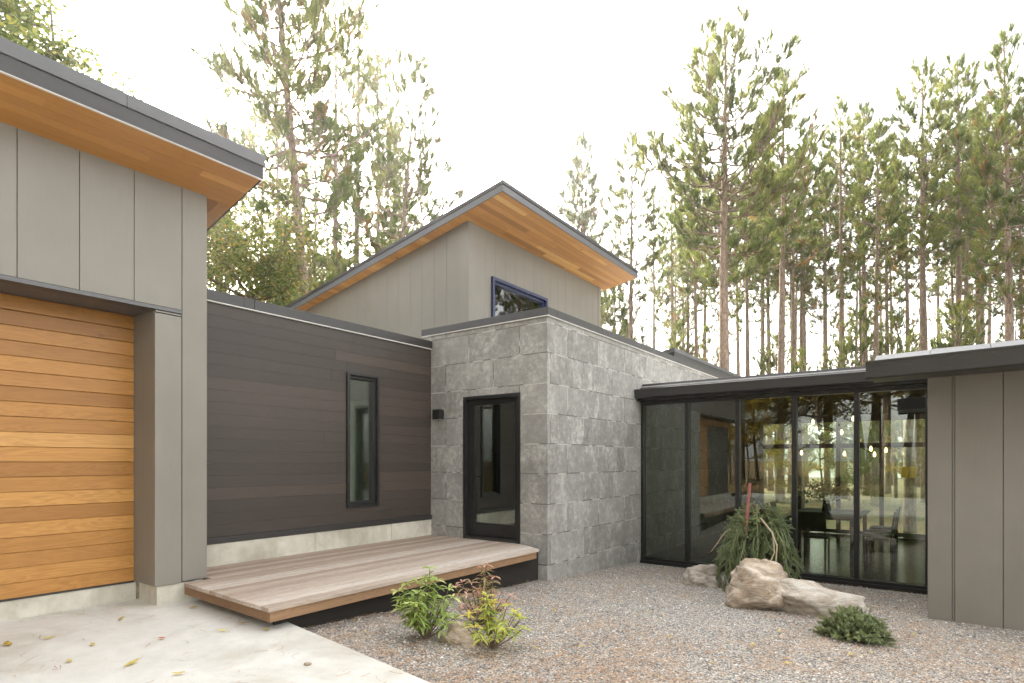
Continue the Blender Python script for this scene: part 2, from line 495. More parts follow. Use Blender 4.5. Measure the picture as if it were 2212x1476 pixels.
# ---- garage wing wall
m = MB()
ZT = 4.30
ys = [-3.2 + 0.0]
yy = 2.684
cuts = [2.684, 2.267, 1.847, 1.427]
while cuts[-1] > -3.0: cuts.append(cuts[-1] - 0.42)
for a, b in zip(cuts[1:], cuts[:-1]):
    m.box(XG - 0.03, XG, a + 0.0025, b - 0.0025, 3.105, ZT + 0.02, rnd.random())
m.box(XG - 0.03, XG, 2.684 + 0.004, 2.924, 0.468, ZT + 0.02, rnd.random())         # corner board
m.box(XG - 0.03, XG, 2.443, 2.684 - 0.004, 0.456, 3.035, rnd.random())              # pillar face
m.box(XG - 0.03, XG + 0.001, 2.447, 2.684 - 0.004, 3.043, 3.060, 0.3)               # thin strip over the pillar
m.box(XG - 0.27, XG - 0.0305, 2.443, 2.47, 0.456, 3.062, 0.9)                       # pillar side, outer
m.box(XDOOR - 0.02, XG - 0.276, 2.446, 2.47, 0.456, 3.062, 0.8)                     # pillar side, inner
m.box(XG - 0.06, XG - 0.032, -3.3, 2.92, 3.066, ZT + 0.03, 1.0)                     # backing
m.box(XG - 0.4, XG - 0.06, 2.475, 2.90, 0.456, ZT, 1.0)
m.box(-12, XG - 0.06, 2.88, 2.922, 0.2, ZT - 0.2, 0.5)                              # end wall of the garage
m.build("wall", M['panel'], house, "grey panelled garage wall with tall vertical joints", bevel=0.002)
m = MB()
m.box(XG - 0.5, XG + 0.012, -3.3, 2.44, 3.066, 3.10, 0.5)
m.box(XG - 0.02, XG + 0.012, 2.4405, 2.680, 3.066, 3.10, 0.5)
m.build("lintel_trim", M['flash'], house)

# ---- garage door of cedar boards
door = empty("garage_door", (XDOOR, 0, 0.46), None, None)
adopt(door, house)
m = MB()
n = 20; hz = (3.066 - 0.461) / n
tones = [0.55, 0.62, 0.42, 0.5, 0.7, 0.3, 0.8, 0.5, 0.28, 0.75, 0.9, 0.35, 0.6, 0.25, 0.45, 0.62, 0.3, 0.55, 0.22, 0.4]
for i in range(n):
    z0 = 0.461 + i * hz; z1 = z0 + hz
    t = tones[i] + rnd.uniform(-0.06, 0.06)
    m.prism([(XDOOR - 0.05, z0 + 0.002), (XDOOR, z0 + 0.002), (XDOOR, z1 - 0.008), (XDOOR - 0.006, z1 - 0.001), (XDOOR - 0.05, z1 - 0.002)], 'y', -0.15, 2.443, t)
m.build("board", M['cedar'], door)
m = MB()
m.box(XDOOR - 0.06, XDOOR - 0.045, -2.8, 2.44, 0.45, 3.07)
m.build("door_core", M['black'], door)
m = MB(); m.box(XDOOR - 0.05, XDOOR + 0.01, -0.26, -0.155, 0.461, 3.06); m.box(XDOOR - 0.044, XDOOR + 0.01, -2.8, -0.261, 2.86, 3.06)
m.build("door_frame", M['cedar'], door)
m = MB()
m.box(XDOOR - 0.03, XDOOR + 0.004, -2.8, 2.443, 0.445, 0.460)
m.build("seal", M['bronze'], door)

# ---- foundation
m = MB()
m.box(XDOOR - 0.3, XDOOR - 0.008, -3.2, 2.468, 0.0, 0.444)
m.box(XG - 0.42, XG - 0.022, 2.469, 2.90, 0.0, 0.453)
m.build("foundation", M['foundation'], house, "concrete kerb under the garage door and pillar", bevel=0.006)
m = MB()
m.box(XD - 0.2, XD + 0.012, 2.95, 4.60, 0.0, 0.712)
m.box(XD - 0.2, XD + 0.010, 4.604, 5.90, 0.0, 0.712)
m.box(XD - 0.2, XD + 0.012, 5.904, YB - 0.002, 0.0, 0.712)
m.build("foundation", M['foundation'], house, "pale concrete foundation under the dark boards", bevel=0.004)

# ---- garage roof
SL = 0.232
XE = -5.4
ze = lambda x: ZT + SL * (x - XG)
roof = MB()
YE = 3.21
roof.prism([(-12, ze(-12) + 0.03), (XE - 0.03, ze(XE - 0.03) + 0.03), (XE - 0.03, ze(XE) + 0.21), (-12, ze(-12) + 0.21)], 'y', -4, YE - 0.03)
roofo = roof.build("roof", M['roofing'], house, "shed roof over the garage")
def soffit_boards(mb, x0, x1, y0, y1, zf, w=0.118, th=0.02, along='y', r=rnd):
    if along == 'y':
        nn = max(1, round((x1 - x0) / w)); w = (x1 - x0) / nn
        for i in range(nn):
            a = x0 + i * w + 0.002; b = x0 + (i + 1) * w - 0.002
            ya = y0
            while ya < y1 - 1e-3:
                yb = min(y1, ya + r.uniform(1.3, 3.2))
                if y1 - yb < 0.4: yb = y1
                mb.prism([(a, zf(a)), (b, zf(b)), (b, zf(b) + th), (a, zf(a) + th)], 'y', ya + 0.0006, yb - 0.0006, min(1, max(0, r.gauss(0.55, 0.27))))
                ya = yb
    else:
        nn = max(1, round((y1 - y0) / w)); w = (y1 - y0) / nn
        for i in range(nn):
            a = y0 + i * w + 0.002; b = y0 + (i + 1) * w - 0.002
            mb.prism([(x0, zf(x0)), (x1, zf(x1)), (x1, zf(x1) + th), (x0, zf(x0) + th)], 'y', a, b, min(1, max(0, r.gauss(0.55, 0.2))))
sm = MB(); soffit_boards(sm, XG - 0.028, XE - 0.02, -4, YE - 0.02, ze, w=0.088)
s_o = sm.build("soffit", M['cedar_soffit_lit'], roofo)
sm = MB(); soffit_boards(sm, -9.5, XG - 0.032, 2.926, YE - 0.02, ze, along='x')
sm.build("soffit", M['cedar_x'], roofo)
fm = MB()
fm.box(XE - 0.02, XE, -4, YE, ze(XE) - 0.006, ze(XE) + 0.12)
fm.prism([(-9.6, ze(-9.6)), (XE - 0.021, ze(XE - 0.021)), (XE - 0.021, ze(XE) + 0.115), (-9.6, ze(-9.6) + 0.12)], 'y', YE - 0.02, YE)
fm.build("fascia", M['bronze'], roofo, bevel=0.003)
fm = MB()
fm.box(XE - 0.022, XE + 0.014, -4, 0.42, ze(XE) + 0.121, ze(XE) + 0.232)
fm.box(XE - 0.022, XE + 0.014, 0.423, 2.0, ze(XE) + 0.121, ze(XE) + 0.232)
fm.box(XE - 0.022, XE + 0.014, 2.003, YE + 0.012, ze(XE) + 0.121, ze(XE) + 0.232)
fm.prism([(-9.6, ze(-9.6) + 0.12), (XE - 0.024, ze(XE) + 0.117), (XE - 0.024, ze(XE) + 0.228), (-9.6, ze(-9.6) + 0.232)], 'y', YE - 0.022, YE + 0.012)
fm.build("roof_edge_flashing", M['flash'], roofo, bevel=0.004)
fm = MB()
fm.box(XE - 0.022, XE + 0.002, -4, YE + 0.001, ze(XE) - 0.012, ze(XE) - 0.0065)
fm.build("drip_edge", M['drip'], roofo)

# ---- dark board wall with its tall window hole
WY0, WY1, WZ0, WZ1 = 5.094, 5.655, 1.0, 2.855
m = MB()
zb, zt = 0.787, 3.406
nb = 19; hb = (zt - zb) / nb
def dark_board(y0, y1, z0, z1, t):
    m.prism([(XD - 0.04, z0 + 0.0007), (XD, z0 + 0.0007), (XD, z1 - 0.002), (XD - 0.001, z1 - 0.0007), (XD - 0.04, z1 - 0.0007)], 'y', y0, y1, t)
for i in range(nb):
    z0 = zb + i * hb; z1 = z0 + hb
    y = 2.93
    seg = [2.93]
    while seg[-1] < YB - 0.9: seg.append(seg[-1] + rnd.uniform(1.8, 3.7))
    seg[-1] = YB - 0.002
    for a, b in zip(seg[:-1], seg[1:]):
        t = rnd.random()
        parts = [(a, b)]
        if z0 < WZ1 and z1 > WZ0:
            parts = []
            if a < WY0: parts.append((a, min(b, WY0)))
            if b > WY1: parts.append((max(a, WY1), b))
            p, q = max(a, WY0), min(b, WY1)
            if q > p:
                if z0 < WZ0: dark_board(p, q, z0, WZ0, t)
                if z1 > WZ1: dark_board(p, q, WZ1, z1, t)
        for (p, q) in parts: dark_board(p, q - 0.0015, z0, z1, t)
m.build("wall", M['dark_board'], house, "dark stained horizontal board wall beside the entrance")
m = MB()
m.box(XD - 0.12, XD - 0.042, 2.93, WY0 - 0.001, 0.72, 3.40); m.box(XD - 0.12, XD - 0.042, WY1 + 0.001, YB, 0.72, 3.40)
m.box(XD - 0.12, XD - 0.042, WY0, WY1, 0.72, WZ0 - 0.001); m.box(XD - 0.12, XD - 0.042, WY0, WY1, WZ1 + 0.001, 3.40)
m.build("wall_core", M['plaster'], house)
m = MB()
m.box(XD - 0.04, XD + 0.022, 2.93, YB + 0.05, 0.714, 0.785)
m.build("base_trim", M['bronze'], house, bevel=0.003)
cp = MB()
for a, b in ((2.926, 3.62), (3.624, 3.75), (3.754, YB - 0.003)):
    cp.box(XD - 0.25, XD + 0.035, a, b, 3.418, 3.537)
cop = cp.build("coping", M['bronze'], house, bevel=0.003)
m = MB(); m.box(XD - 0.2, XD + 0.031, 2.926, YB - 0.003, 3.407, 3.4175)
m.build("drip_edge", M['drip'], cop)
m = MB(); m.box(-12, XD - 0.05, 2.93, 7.46, 3.37, 3.412)
m.build("roof", M['roofing'], house, "flat roof over the entry link")

# ---- tall narrow window
win = empty("window", (XD, 5.37, 1.0), None, None); adopt(win, house)
win['label'] = "tall narrow black framed window in the dark boards"
def frame_x(mb, x0, x1, y0, y1, z0, z1, w, wb=None):
    wb = wb or w
    mb.box(x0, x1, y0, y0 + w, z0, z1); mb.box(x0, x1, y1 - w, y1, z0, z1)
    mb.box(x0 + 0.002, x1 - 0.002, y0 + w, y1 - w, z0, z0 + wb); mb.box(x0 + 0.002, x1 - 0.002, y0 + w, y1 - w, z1 - w, z1)
def frame_y(mb, y0, y1, x0, x1, z0, z1, w, wb=None):
    wb = wb or w
    mb.box(x0, x0 + w, y0, y1, z0, z1); mb.box(x1 - w, x1, y0, y1, z0, z1)
    mb.box(x0 + w, x1 - w, y0 + 0.002, y1 - 0.002, z0, z0 + wb); mb.box(x0 + w, x1 - w, y0 + 0.002, y1 - 0.002, z1 - w, z1)
m = MB(); frame_x(m, XD - 0.13, XD + 0.03, WY0, WY1, WZ0, WZ1, 0.035)
frame_x(m, XD - 0.11, XD - 0.012, WY0 + 0.035, WY1 - 0.035, WZ0 + 0.035, WZ1 - 0.035, 0.04)
m.build("frame", M['black'], win, bevel=0.003)
m = MB(); m.box(XD - 0.075, XD - 0.06, WY0 + 0.074, WY1 - 0.074, WZ0 + 0.074, WZ1 - 0.074)
m.build("pane", M['glass'], win)
# room behind the tall window
m = MB()
m.box(-9.0, -8.95, 2.95, 6.9, 0.45, 3.3); m.box(-9.0, XD - 0.12, 6.9, 6.95, 0.45, 3.3)
m.box(-9.0, XD - 0.125, 2.95, 3.0, 0.45, 3.3)
m.box(-9.0, XD - 0.125, 3.001, 6.899, 3.3, 3.33)
m.box(-9.0, XD - 0.125, 3.001, 6.899, 0.42, 0.45)
m.box(-7.35, -7.28, 5.62, 6.899, 0.46, 3.29)
m.build("interior_wall", M['plaster'], house)

# ---- cast block wall with the entrance door hole
DX0, DX1, DZ1 = -5.858, -4.795, 2.612
ZB0, ZB1 = -0.45, 3.623
m = MB()
Z0 = -0.2095
def uvL(x, z): return (20.0 - (XC - x) - 0.0 + 0.395 - 0.395, z - Z0 + 4.175)
def blockface(x0, x1, z0, z1):
    P = [(x0, YB, z0), (x1, YB, z0), (x1, YB, z1), (x0, YB, z1)]
    m.face(P, 0.5, [(18.8 + 0.0 - (XC - x) + 0.0, z - Z0 + 4.175) for (x, _, z) in P])
blockface(XD + 0.0, DX0, ZB0, ZB1); blockface(DX1, XC, ZB0, ZB1)
blockface(DX0, DX1, DZ1, ZB1); blockface(DX0, DX1, ZB0, 0.43)
def sideface(y0, y1, z0, z1):
    P = [(XC, y0, z0), (XC, y1, z0), (XC, y1, z1), (XC, y0, z1)]
    m.face(P, 0.5, [(18.8 + (y - YB) - 0.07, z - Z0 + 4.175) for (_, y, z) in P])
sideface(YB, 16.6, ZB0, ZB1)
for P in ([(DX0, YB, 0.43), (DX0, YB + 0.3, 0.43), (DX0, YB + 0.3, DZ1), (DX0, YB, DZ1)], [(DX1, YB + 0.3, 0.43), (DX1, YB, 0.43), (DX1, YB, DZ1), (DX1, YB + 0.3, DZ1)],
          [(DX0, YB + 0.3, DZ1), (DX1, YB + 0.3, DZ1), (DX1, YB, DZ1), (DX0, YB, DZ1)], [(DX0, YB, 0.43), (DX1, YB, 0.43), (DX1, YB + 0.3, 0.43), (DX0, YB + 0.3, 0.43)]):
    m.face(P, 0.5, [(p[1] * 1.0, p[2]) for p in P])
m.face([(XC - 0.25, YB + 0.3, ZB0), (XC - 0.25, 16.6, ZB0), (XC - 0.25, 16.6, ZB1), (XC - 0.25, YB + 0.3, ZB1)][::-1], 0.5, [(0, 0), (1, 0), (1, 1), (0, 1)])
m.face([(XD - 0.1, YB + 0.3, ZB0), (DX0, YB + 0.3, ZB0), (DX0, YB + 0.3, ZB1), (XD - 0.1, YB + 0.3, ZB1)][::-1], 0.5, [(0, 0), (1, 0), (1, 1), (0, 1)])
m.face([(XC, 16.6, ZB0), (XC - 0.25, 16.6, ZB0), (XC - 0.25, 16.6, ZB1), (XC, 16.6, ZB1)], 0.5, [(0, 0), (1, 0), (1, 1), (0, 1)])
m.face([(XD, YB, ZB0), (XD, YB, ZB1), (XD, YB + 0.3, ZB1), (XD, YB + 0.3, ZB0)], 0.5, [(0, 0), (0, 1), (1, 1), (1, 0)])
m.build("wall", M['block'], house, "mottled grey cast block wall round the entrance")
cp = MB()
cp.box(-6.724, XC + 0.03, YB - 0.03, YB + 0.22, 3.636, 3.743)
for a, b in ((YB + 0.2205, 8.3), (8.303, 10.68), (10.683, 13.7), (13.703, 16.6)):
    cp.box(XC - 0.2, XC + 0.03, a, b, 3.636, 3.743)
cop = cp.build("coping", M['bronze'], house, bevel=0.003)
m = MB()
m.box(-6.722, XC + 0.026, YB - 0.026, YB + 0.2, 3.624, 3.6355); m.box(XC - 0.1, XC + 0.026, YB + 0.2005, 16.6, 3.624, 3.6355)
m.build("drip_edge", M['drip'], cop)
m = MB(); m.box(-7.6, XC - 0.1, YB + 0.2, 16.6, 3.45, 3.56)
m.build("roof", M['roofing'], house, "flat roof over the block volume")
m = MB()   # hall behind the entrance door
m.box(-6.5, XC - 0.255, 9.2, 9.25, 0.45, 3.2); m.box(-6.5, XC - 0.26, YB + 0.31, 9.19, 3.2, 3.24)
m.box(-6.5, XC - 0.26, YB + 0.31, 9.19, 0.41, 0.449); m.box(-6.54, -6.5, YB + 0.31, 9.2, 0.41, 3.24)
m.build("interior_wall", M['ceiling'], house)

# ---- entrance door
ent = empty("entrance_door", ((DX0 + DX1) / 2, YB, 0.47), None, None); adopt(ent, house)
ent['label'] = "black framed glass entrance door"
m = MB(); frame_y(m, YB - 0.012, YB + 0.16, DX0 + 0.001, DX1 - 0.001, 0.468, DZ1 - 0.001, 0.05)
m.box(DX0 + 0.051, DX0 + 0.09, YB + 0.05, YB + 0.155, 0.52, DZ1 - 0.055)
m.build("frame", M['black'], ent, bevel=0.003)
lx0, lx1, lz0, lz1 = DX0 + 0.092, DX1 - 0.052, 0.522, DZ1 - 0.053
leaf = MB()
frame_y(leaf, YB + 0.055, YB + 0.105, lx0, lx1, lz0, lz1, 0.085, 0.19)
lf = leaf.build("leaf", M['black'], ent, bevel=0.003)
m = MB(); m.box(lx0 + 0.084, lx1 - 0.084, YB + 0.072, YB + 0.086, lz0 + 0.188, lz1 - 0.084)
m.build("pane", M['glass'], lf)
m = MB(); m.box(lx0 + 0.025, lx0 + 0.062, YB + 0.044, YB + 0.054, 1.22, 1.50)
m.tube([(lx0 + 0.043, YB + 0.05, 1.40), (lx0 + 0.043, YB + 0.0, 1.40)], [0.010, 0.010], 10)
m.tube([(lx0 + 0.040, YB + 0.0, 1.40), (lx0 + 0.10, YB - 0.003, 1.402), (lx0 + 0.165, YB + 0.006, 1.398)], [0.011, 0.010, 0.008], 10)
m.tube([(lx0 + 0.043, YB + 0.05, 1.275), (lx0 + 0.043, YB + 0.035, 1.275)], [0.014, 0.013], 12)
m.build("handle", M['black'], lf)
m = MB(); m.box(DX0 + 0.05, DX1 - 0.05, YB - 0.02, YB + 0.12, 0.47, 0.50)
m.build("threshold", M['bronze'], ent, bevel=0.003)

# ---- upper volume (clerestory)
UX, UY, UZ, US = -6.384, 7.471, 5.668, 0.18
zu = lambda x: UZ + US * (x - UX)
UYE = 12.18
m = MB()
xs = [UX - 0.19]; 
while xs[-1] > -11.5: xs.append(xs[-1] - 0.30)
for b, a in zip(xs[:-1], xs[1:]):
    m.prism([(a + 0.002, 3.3), (b - 0.002, 3.3), (b - 0.002, zu(b) + 0.01), (a + 0.002, zu(a) + 0.01)], 'y', UY, UY + 0.03, rnd.random())
m.prism([(xs[0] + 0.002, 3.3), (UX, 3.3), (UX, zu(UX) + 0.005), (xs[0] + 0.002, zu(xs[0]) + 0.005)], 'y', UY - 0.010, UY + 0.025, 0.2)
m.box(UX - 0.03, UX + 0.010, UY - 0.009, UY + 0.14, 3.3, zu(UX) - 0.004, 0.9)
WU0, WU1, WUZ0, WUZ1 = 8.085, 9.87, 3.62, 4.89
y = UY + 0.142
while y < UYE - 0.14:
    y2 = min(y + 0.30, UYE - 0.12)
    segs = [(y, y2, 3.3, UZ)]
    if y2 > WU0 and y < WU1:
        segs = [(y, y2, WUZ1, UZ)]
        if y < WU0: segs.append((y, WU0, 3.3, WUZ1 - 0.001))
        if y2 > WU1: segs.append((WU1, y2, 3.3, WUZ1 - 0.001))
    t = rnd.random()
    for (a, b, c, d) in segs: m.box(UX - 0.03, UX, a + 0.002, b - 0.001, c, d, t)
    y = y2
m.box(UX - 0.03, UX + 0.01, UYE - 0.118, UYE, 3.3, UZ, 0.9)
m.box(UX - 0.5, UX - 0.032, UY + 0.2, WU0 - 0.002, 3.3, UZ - 0.06, 1.0)
m.box(UX - 0.1, UX - 0.032, WU1 + 0.002, UYE, 3.3, UZ - 0.06, 1.0)
m.box(UX - 0.1, UX - 0.032, WU0, WU1, WUZ1 + 0.002, UZ - 0.06, 1.0)
m.box(-11.5, UX, UYE - 0.05, UYE - 0.001, 3.3, 4.6, 0.5)
m.build("wall", M['panel'], house, "grey panelled walls of the tall upper volume")
m = MB()
m.box(UX - 2.5, UX - 2.45, 7.8, 11.9, 3.4, 5.0)
m.build("interior_wall", M['plaster'], house)
win = empty("window", (UX, 8.97, 3.6), None, None); adopt(win, house)
win['label'] = "navy framed upper window behind the block parapet"
m = MB(); frame_x(m, UX - 0.12, UX + 0.045, WU0, WU1, WUZ0, WUZ1, 0.055)
frame_x(m, UX - 0.10, UX - 0.01, WU0 + 0.055, WU1 - 0.055, WUZ0 + 0.055, WUZ1 - 0.055, 0.045)
m.build("frame", M['blue'], win, bevel=0.003)
m = MB(); m.box(UX - 0.07, UX - 0.055, WU0 + 0.09, WU1 - 0.09, WUZ0 + 0.09, WUZ1 - 0.09)
m.build("pane", M['glass'], win)
m = MB(); m.box(UX - 0.20, UX - 0.17, WU0 + 0.06, WU1 - 0.06, WUZ1 - 0.24, WUZ1 - 0.06)
m.build("blind", M['plaster'], win)
# roof of the upper volume: eave slightly skewed in plan
EA, EB = Vector((-5.475, 7.219, 0)), Vector((-5.575, 12.46, 0))
XL = -12.2
rp = lambda x, y, dz: (x, y, zu(x) + dz)
m = MB()
m.hexa([rp(XL, 7.24, .022), rp(EA.x - .02, 7.24, .022), rp(EB.x - .02, 12.44, .022), rp(XL, 12.44, .022),
        rp(XL, 7.24, .15), rp(EA.x - .02, 7.24, .15), rp(EB.x - .02, 12.44, .15), rp(XL, 12.44, .15)])
uro = m.build("roof", M['roofing'], house, "shed roof with cedar soffit over the upper volume")
sm = MB()
def skew_board(f0, f1, ya, yb, t):
    def xx(f, y): 
        e = EA.x + (EB.x - EA.x) * (y - EA.y) / (EB.y - EA.y) - 0.02
        return UX - 0.03 + (e - UX + 0.03) * f
    p = []
    for dz in (0, 0.02):
        for (f, y) in ((f0, ya), (f1, ya), (f1, yb), (f0, yb)):
            x = xx(f, y); p.append(rp(x, y, dz))
    sm.hexa(p, t)
nbd = 9
for i in range(nbd):
    ya = 7.24
    while ya < 12.44 - 1e-3:
        yb = min(12.44, ya + rnd.uniform(0.7, 2.1))
        if 12.44 - yb < 0.3: yb = 12.44
        skew_board((i + 0.02) / nbd, (i + 0.98) / nbd, ya + 0.001, yb - 0.001, min(1, max(0, rnd.gauss(0.55, 0.3))))
        ya = yb
sm.build("soffit", M['cedar_soffit_lit'], uro)
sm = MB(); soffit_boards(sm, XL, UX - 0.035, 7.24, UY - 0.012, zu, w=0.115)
sm.build("soffit", M['cedar_soffit_lit'], uro)
fm = MB()
fm.hexa([rp(EA.x - .02, EA.y, -.004), rp(EA.x, EA.y, -.004), rp(EB.x, EB.y, -.004), rp(EB.x - .02, EB.y, -.004),
         rp(EA.x - .02, EA.y, .10), rp(EA.x, EA.y, .10), rp(EB.x, EB.y, .10), rp(EB.x - .02, EB.y, .10)])
fm.prism([(XL, zu(XL) - .004), (EA.x - .0205, zu(EA.x - .02) - .004), (EA.x - .0205, zu(EA.x) + .10), (XL, zu(XL) + .10)], 'y', EA.y, EA.y + .02)
fm.build("fascia", M['flash'], uro, bevel=0.003)
fm = MB()
fm.hexa([rp(EA.x - .024, EA.y - .012, .104), rp(EA.x + .014, EA.y - .012, .104), rp(EB.x + .014, EB.y, .104), rp(EB.x - .024, EB.y, .104),
         rp(EA.x - .024, EA.y - .012, .165), rp(EA.x + .014, EA.y - .012, .165), rp(EB.x + .014, EB.y, .165), rp(EB.x - .024, EB.y, .165)])
fm.prism([(XL, zu(XL) + .102), (EA.x - .0245, zu(EA.x - .0245) + .102), (EA.x - .0245, zu(EA.x - .0245) + .163), (XL, zu(XL) + .163)], 'y', EA.y - .012, EA.y + .02)
fm.build("roof_edge_flashing", M['bronze'], uro, bevel=0.003)

# ---- low rear roof behind the block parapet
m = MB()
LX, LZ = -5.0, 4.075
zl = lambda x: LZ + 0.18 * (x - LX)
m.prism([(-9, zl(-9) + .03), (LX - .02, zl(LX) + .03), (LX - .02, zl(LX) + .18), (-9, zl(-9) + .18)], 'y', 13.22, 19.5)
lro = m.build("roof", M['roofing'], house, "low rear shed roof with cedar soffit")
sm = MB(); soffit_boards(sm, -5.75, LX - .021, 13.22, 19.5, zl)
sm.build("soffit", M['cedar_soffit_lit'], lro)
fm = MB(); fm.box(LX - .02, LX, 13.2, 19.5, LZ - .004, LZ + .11)
fm.prism([(-9, zl(-9)), (LX - .021, zl(LX)), (LX - .021, LZ + .11), (-9, zl(-9) + .11)], 'y', 13.2, 13.22)
fm.build("fascia", M['bronze'], lro)
fm = MB(); fm.box(LX - .02, LX + .012, 13.19, 15.6, LZ + .114, LZ + .20); fm.box(LX - .02, LX + .012, 15.603, 19.5, LZ + .114, LZ + .20)
fm.prism([(-9, zl(-9) + .112), (LX - .0205, LZ + .112), (LX - .0205, LZ + .198), (-9, zl(-9) + .198)], 'y', 13.19, 13.215)
fm.build("roof_edge_flashing", M['flash'], lro)
m = MB(); m.box(-9, -5.75, 13.5, 19.3, 3.3, zl(-5.75) + .01)
m.build("wall", M['panel'], house, "grey panel wall under the low rear roof")

# ---- glass wall of the dining link
gw = empty("glass_wall", (-2.25, YG, -0.16), None, None); adopt(gw, house)
gw['label'] = "five pane black framed glass wall"
GX = [-4.335, -3.50, -2.665, -1.82, -0.99, -0.11]
GZ0, GZ1 = -0.17, 2.70
for gx0, gx1 in zip(GX[:-1], GX[1:]):
    m = MB(); m.box(gx0 + 0.03, gx1 - 0.03, YG + 0.03, YG + 0.045, GZ0 + 0.085, GZ1 - 0.06)
    m.build("pane", M['glass'], gw)
for i, gx in enumerate(GX):
    m = MB(); w = 0.034
    a, b = gx - w, gx + w
    if i == 0: a, b = gx + 0.001, gx + 0.05
    if i == 5: a, b = gx - 0.06, gx
    m.box(a, b, YG - 0.02, YG + 0.09, GZ0 + 0.09, GZ1 - 0.065)
    m.build("mullion", M['black'], gw, bevel=0.004)
m = MB(); m.box(-4.335, -0.11, YG - 0.03, YG + 0.10, GZ0, GZ0 + 0.089)
m.box(-4.335, -0.11, YG - 0.06, YG - 0.031, GZ0 - 0.02, GZ0 + 0.045)
m.build("sill", M['black'], gw, bevel=0.004)
m = MB(); m.box(-4.335, -0.11, YG - 0.022, YG + 0.095, GZ1 - 0.064, GZ1 + 0.06)
m.build("head_rail", M['black'], gw, bevel=0.004)
# its roof and gutter
m = MB(); m.box(XC + 0.001, 4.5, YG - 0.02, 16.4, 2.83, 2.97)
gr = m.build("roof", M['roofing'], house, "low flat roof over the glass walled link")
m = MB(); m.prism([(YG - 0.30, 2.885), (YG - 0.17, 2.885), (YG - 0.17, 2.76), (YG - 0.24, 2.735), (YG - 0.285, 2.755)], 'x', XC + 0.002, -0.13)
m.prism([(YG - 0.306, 2.879), (YG - 0.288, 2.879), (YG - 0.288, 2.893), (YG - 0.306, 2.893)], 'x', XC + 0.002, -0.13)
m.build("gutter", M['bronze'], gr, bevel=0.003)
m = MB(); m.box(XC + 0.002, 0.4, YG - 0.168, YG - 0.021, 2.70, 2.82)
m.build("fascia", M['black'], gr)
m = MB(); m.prism([(YG - 0.169, 2.893), (YG - 0.10, 2.90), (YG + 0.02, 2.985), (YG + 0.04, 3.02), (YG + 0.06, 3.0), (YG + 0.06, 2.9), (YG - 0.169, 2.83)], 'x', XC + 0.002, 4.5)
m.build("roof_edge_flashing", M['bronze'], gr, bevel=0.003)

# ---- dining room behind the glass
m = MB(); m.box(XC + 0.002, 4.5, YG + 0.101, 16.05, -0.22, -0.10)
m.build("interior_floor", M['int_floor'], house)
m = MB(); m.box(XC + 0.002, 4.5, YG + 0.10, 15.9, 2.74, 2.82)
m.build("ceiling", M['ceiling'], house)
m = MB(); m.box(XC + 0.002, -3.75, 15.9, 16.05, -0.1, 2.82)
m.build("interior_wall", M['dark_wood'], house)
m = MB(); m.box(-3.75, 4.5, 15.901, 16.049, 2.58, 2.82)
m.box(4.4, 4.5, YG + 0.1, 15.899, -0.1, 2.739); m.box(-0.105, 4.5, YG - 0.01, YG + 0.1, -0.1, 2.739)
m.build("interior_wall", M['ceiling'], house)
rw = empty("window", (0.3, 16, -0.1), None, None); adopt(rw, house)
rw['label'] = "tall rear window wall across the dining room"
m = MB()
for x in (-3.72, -2.83, -1.98, -1.10, -0.2, 0.9, 2.0, 3.1, 4.36):
    m.box(x - 0.045, x + 0.045, 15.92, 16.03, -0.09, 2.579)
for a, b in zip((-3.72, -2.83, -1.98, -1.10, -0.2, 0.9, 2.0, 3.1), (-2.83, -1.98, -1.10, -0.2, 0.9, 2.0, 3.1, 4.36)):
    m.box(a + 0.0455, b - 0.0455, 15.93, 16.02, 1.95, 2.06); m.box(a + 0.0455, b - 0.0455, 15.93, 16.02, -0.09, 0.0)
m.build("frame", M['black'], rw)
m = MB(); m.box(-3.7, 4.35, 15.97, 15.98, -0.05, 2.575)
m.build("pane", M['glass_far'], rw)

# ---- side wing at the right
m = MB()
edges = [-0.115, 0.098, 0.118, 0.509, 0.93, 1.35, 1.77, 2.19, 2.61, 3.03, 3.45, 3.87, 4.29]
for a, b in zip(edges[:-1], edges[1:]):
    m.box(a + 0.003, b - 0.003, YW, YW + 0.03, -0.3, 2.75, rnd.random() if b - a > 0.1 else 0.0)
m.box(-0.113, 4.3, YW + 0.031, YW + 0.2, -0.3, 2.75, 1.0)
m.box(-0.113, -0.083, YW + 0.201, YG - 0.0, -0.3, 2.75, 0.6)
m.box(4.2, 4.3, YW + 0.201, 16, -0.3, 2.75, 0.6)
m.build("wall", M['panel'], house, "grey panel wall of the low side wing", bevel=0.002)
m = MB()
GA, GB = Vector((-0.62, 6.95, 0)), Vector((4.6, 6.60, 0))
sl = 0.016
def along(x, y): return y - 0.067 * (x + 0.62)
def wz(x): return sl * (x + 0.62)
def skewx(prof, x0, x1):
    for_pts = []
    p = []
    mm = MB()
    n = len(prof); 
    for x in (x0, x1):
        for (y, z) in prof: mm.v.append((x, along(x, y), z + wz(x)))
    for i in range(n):
        j = (i + 1) % n
        mm.f.append((i, j, n + j, n + i)); mm.t.append(0.5)
    mm.f.append(tuple(reversed(range(n)))); mm.t.append(0.5)
    mm.f.append(tuple(n + i for i in range(n))); mm.t.append(0.5)
    return mm
mm = skewx([(7.08, 2.50), (7.75, 2.52), (7.75, 2.70), (7.08, 2.66)], -0.60, 4.6)
wr = mm.build("roof", M['bronze'], house, "eave of the low side wing")
mm = skewx([(6.95, 2.645), (7.075, 2.645), (7.075, 2.515), (7.02, 2.478), (6.975, 2.49), (6.962, 2.60)], -0.62, 4.6)
mm.build("gutter", M['bronze'], wr, bevel=0.003)
mm = skewx([(6.942, 2.638), (6.962, 2.638), (6.962, 2.656), (6.942, 2.656)], -0.622, 4.6)
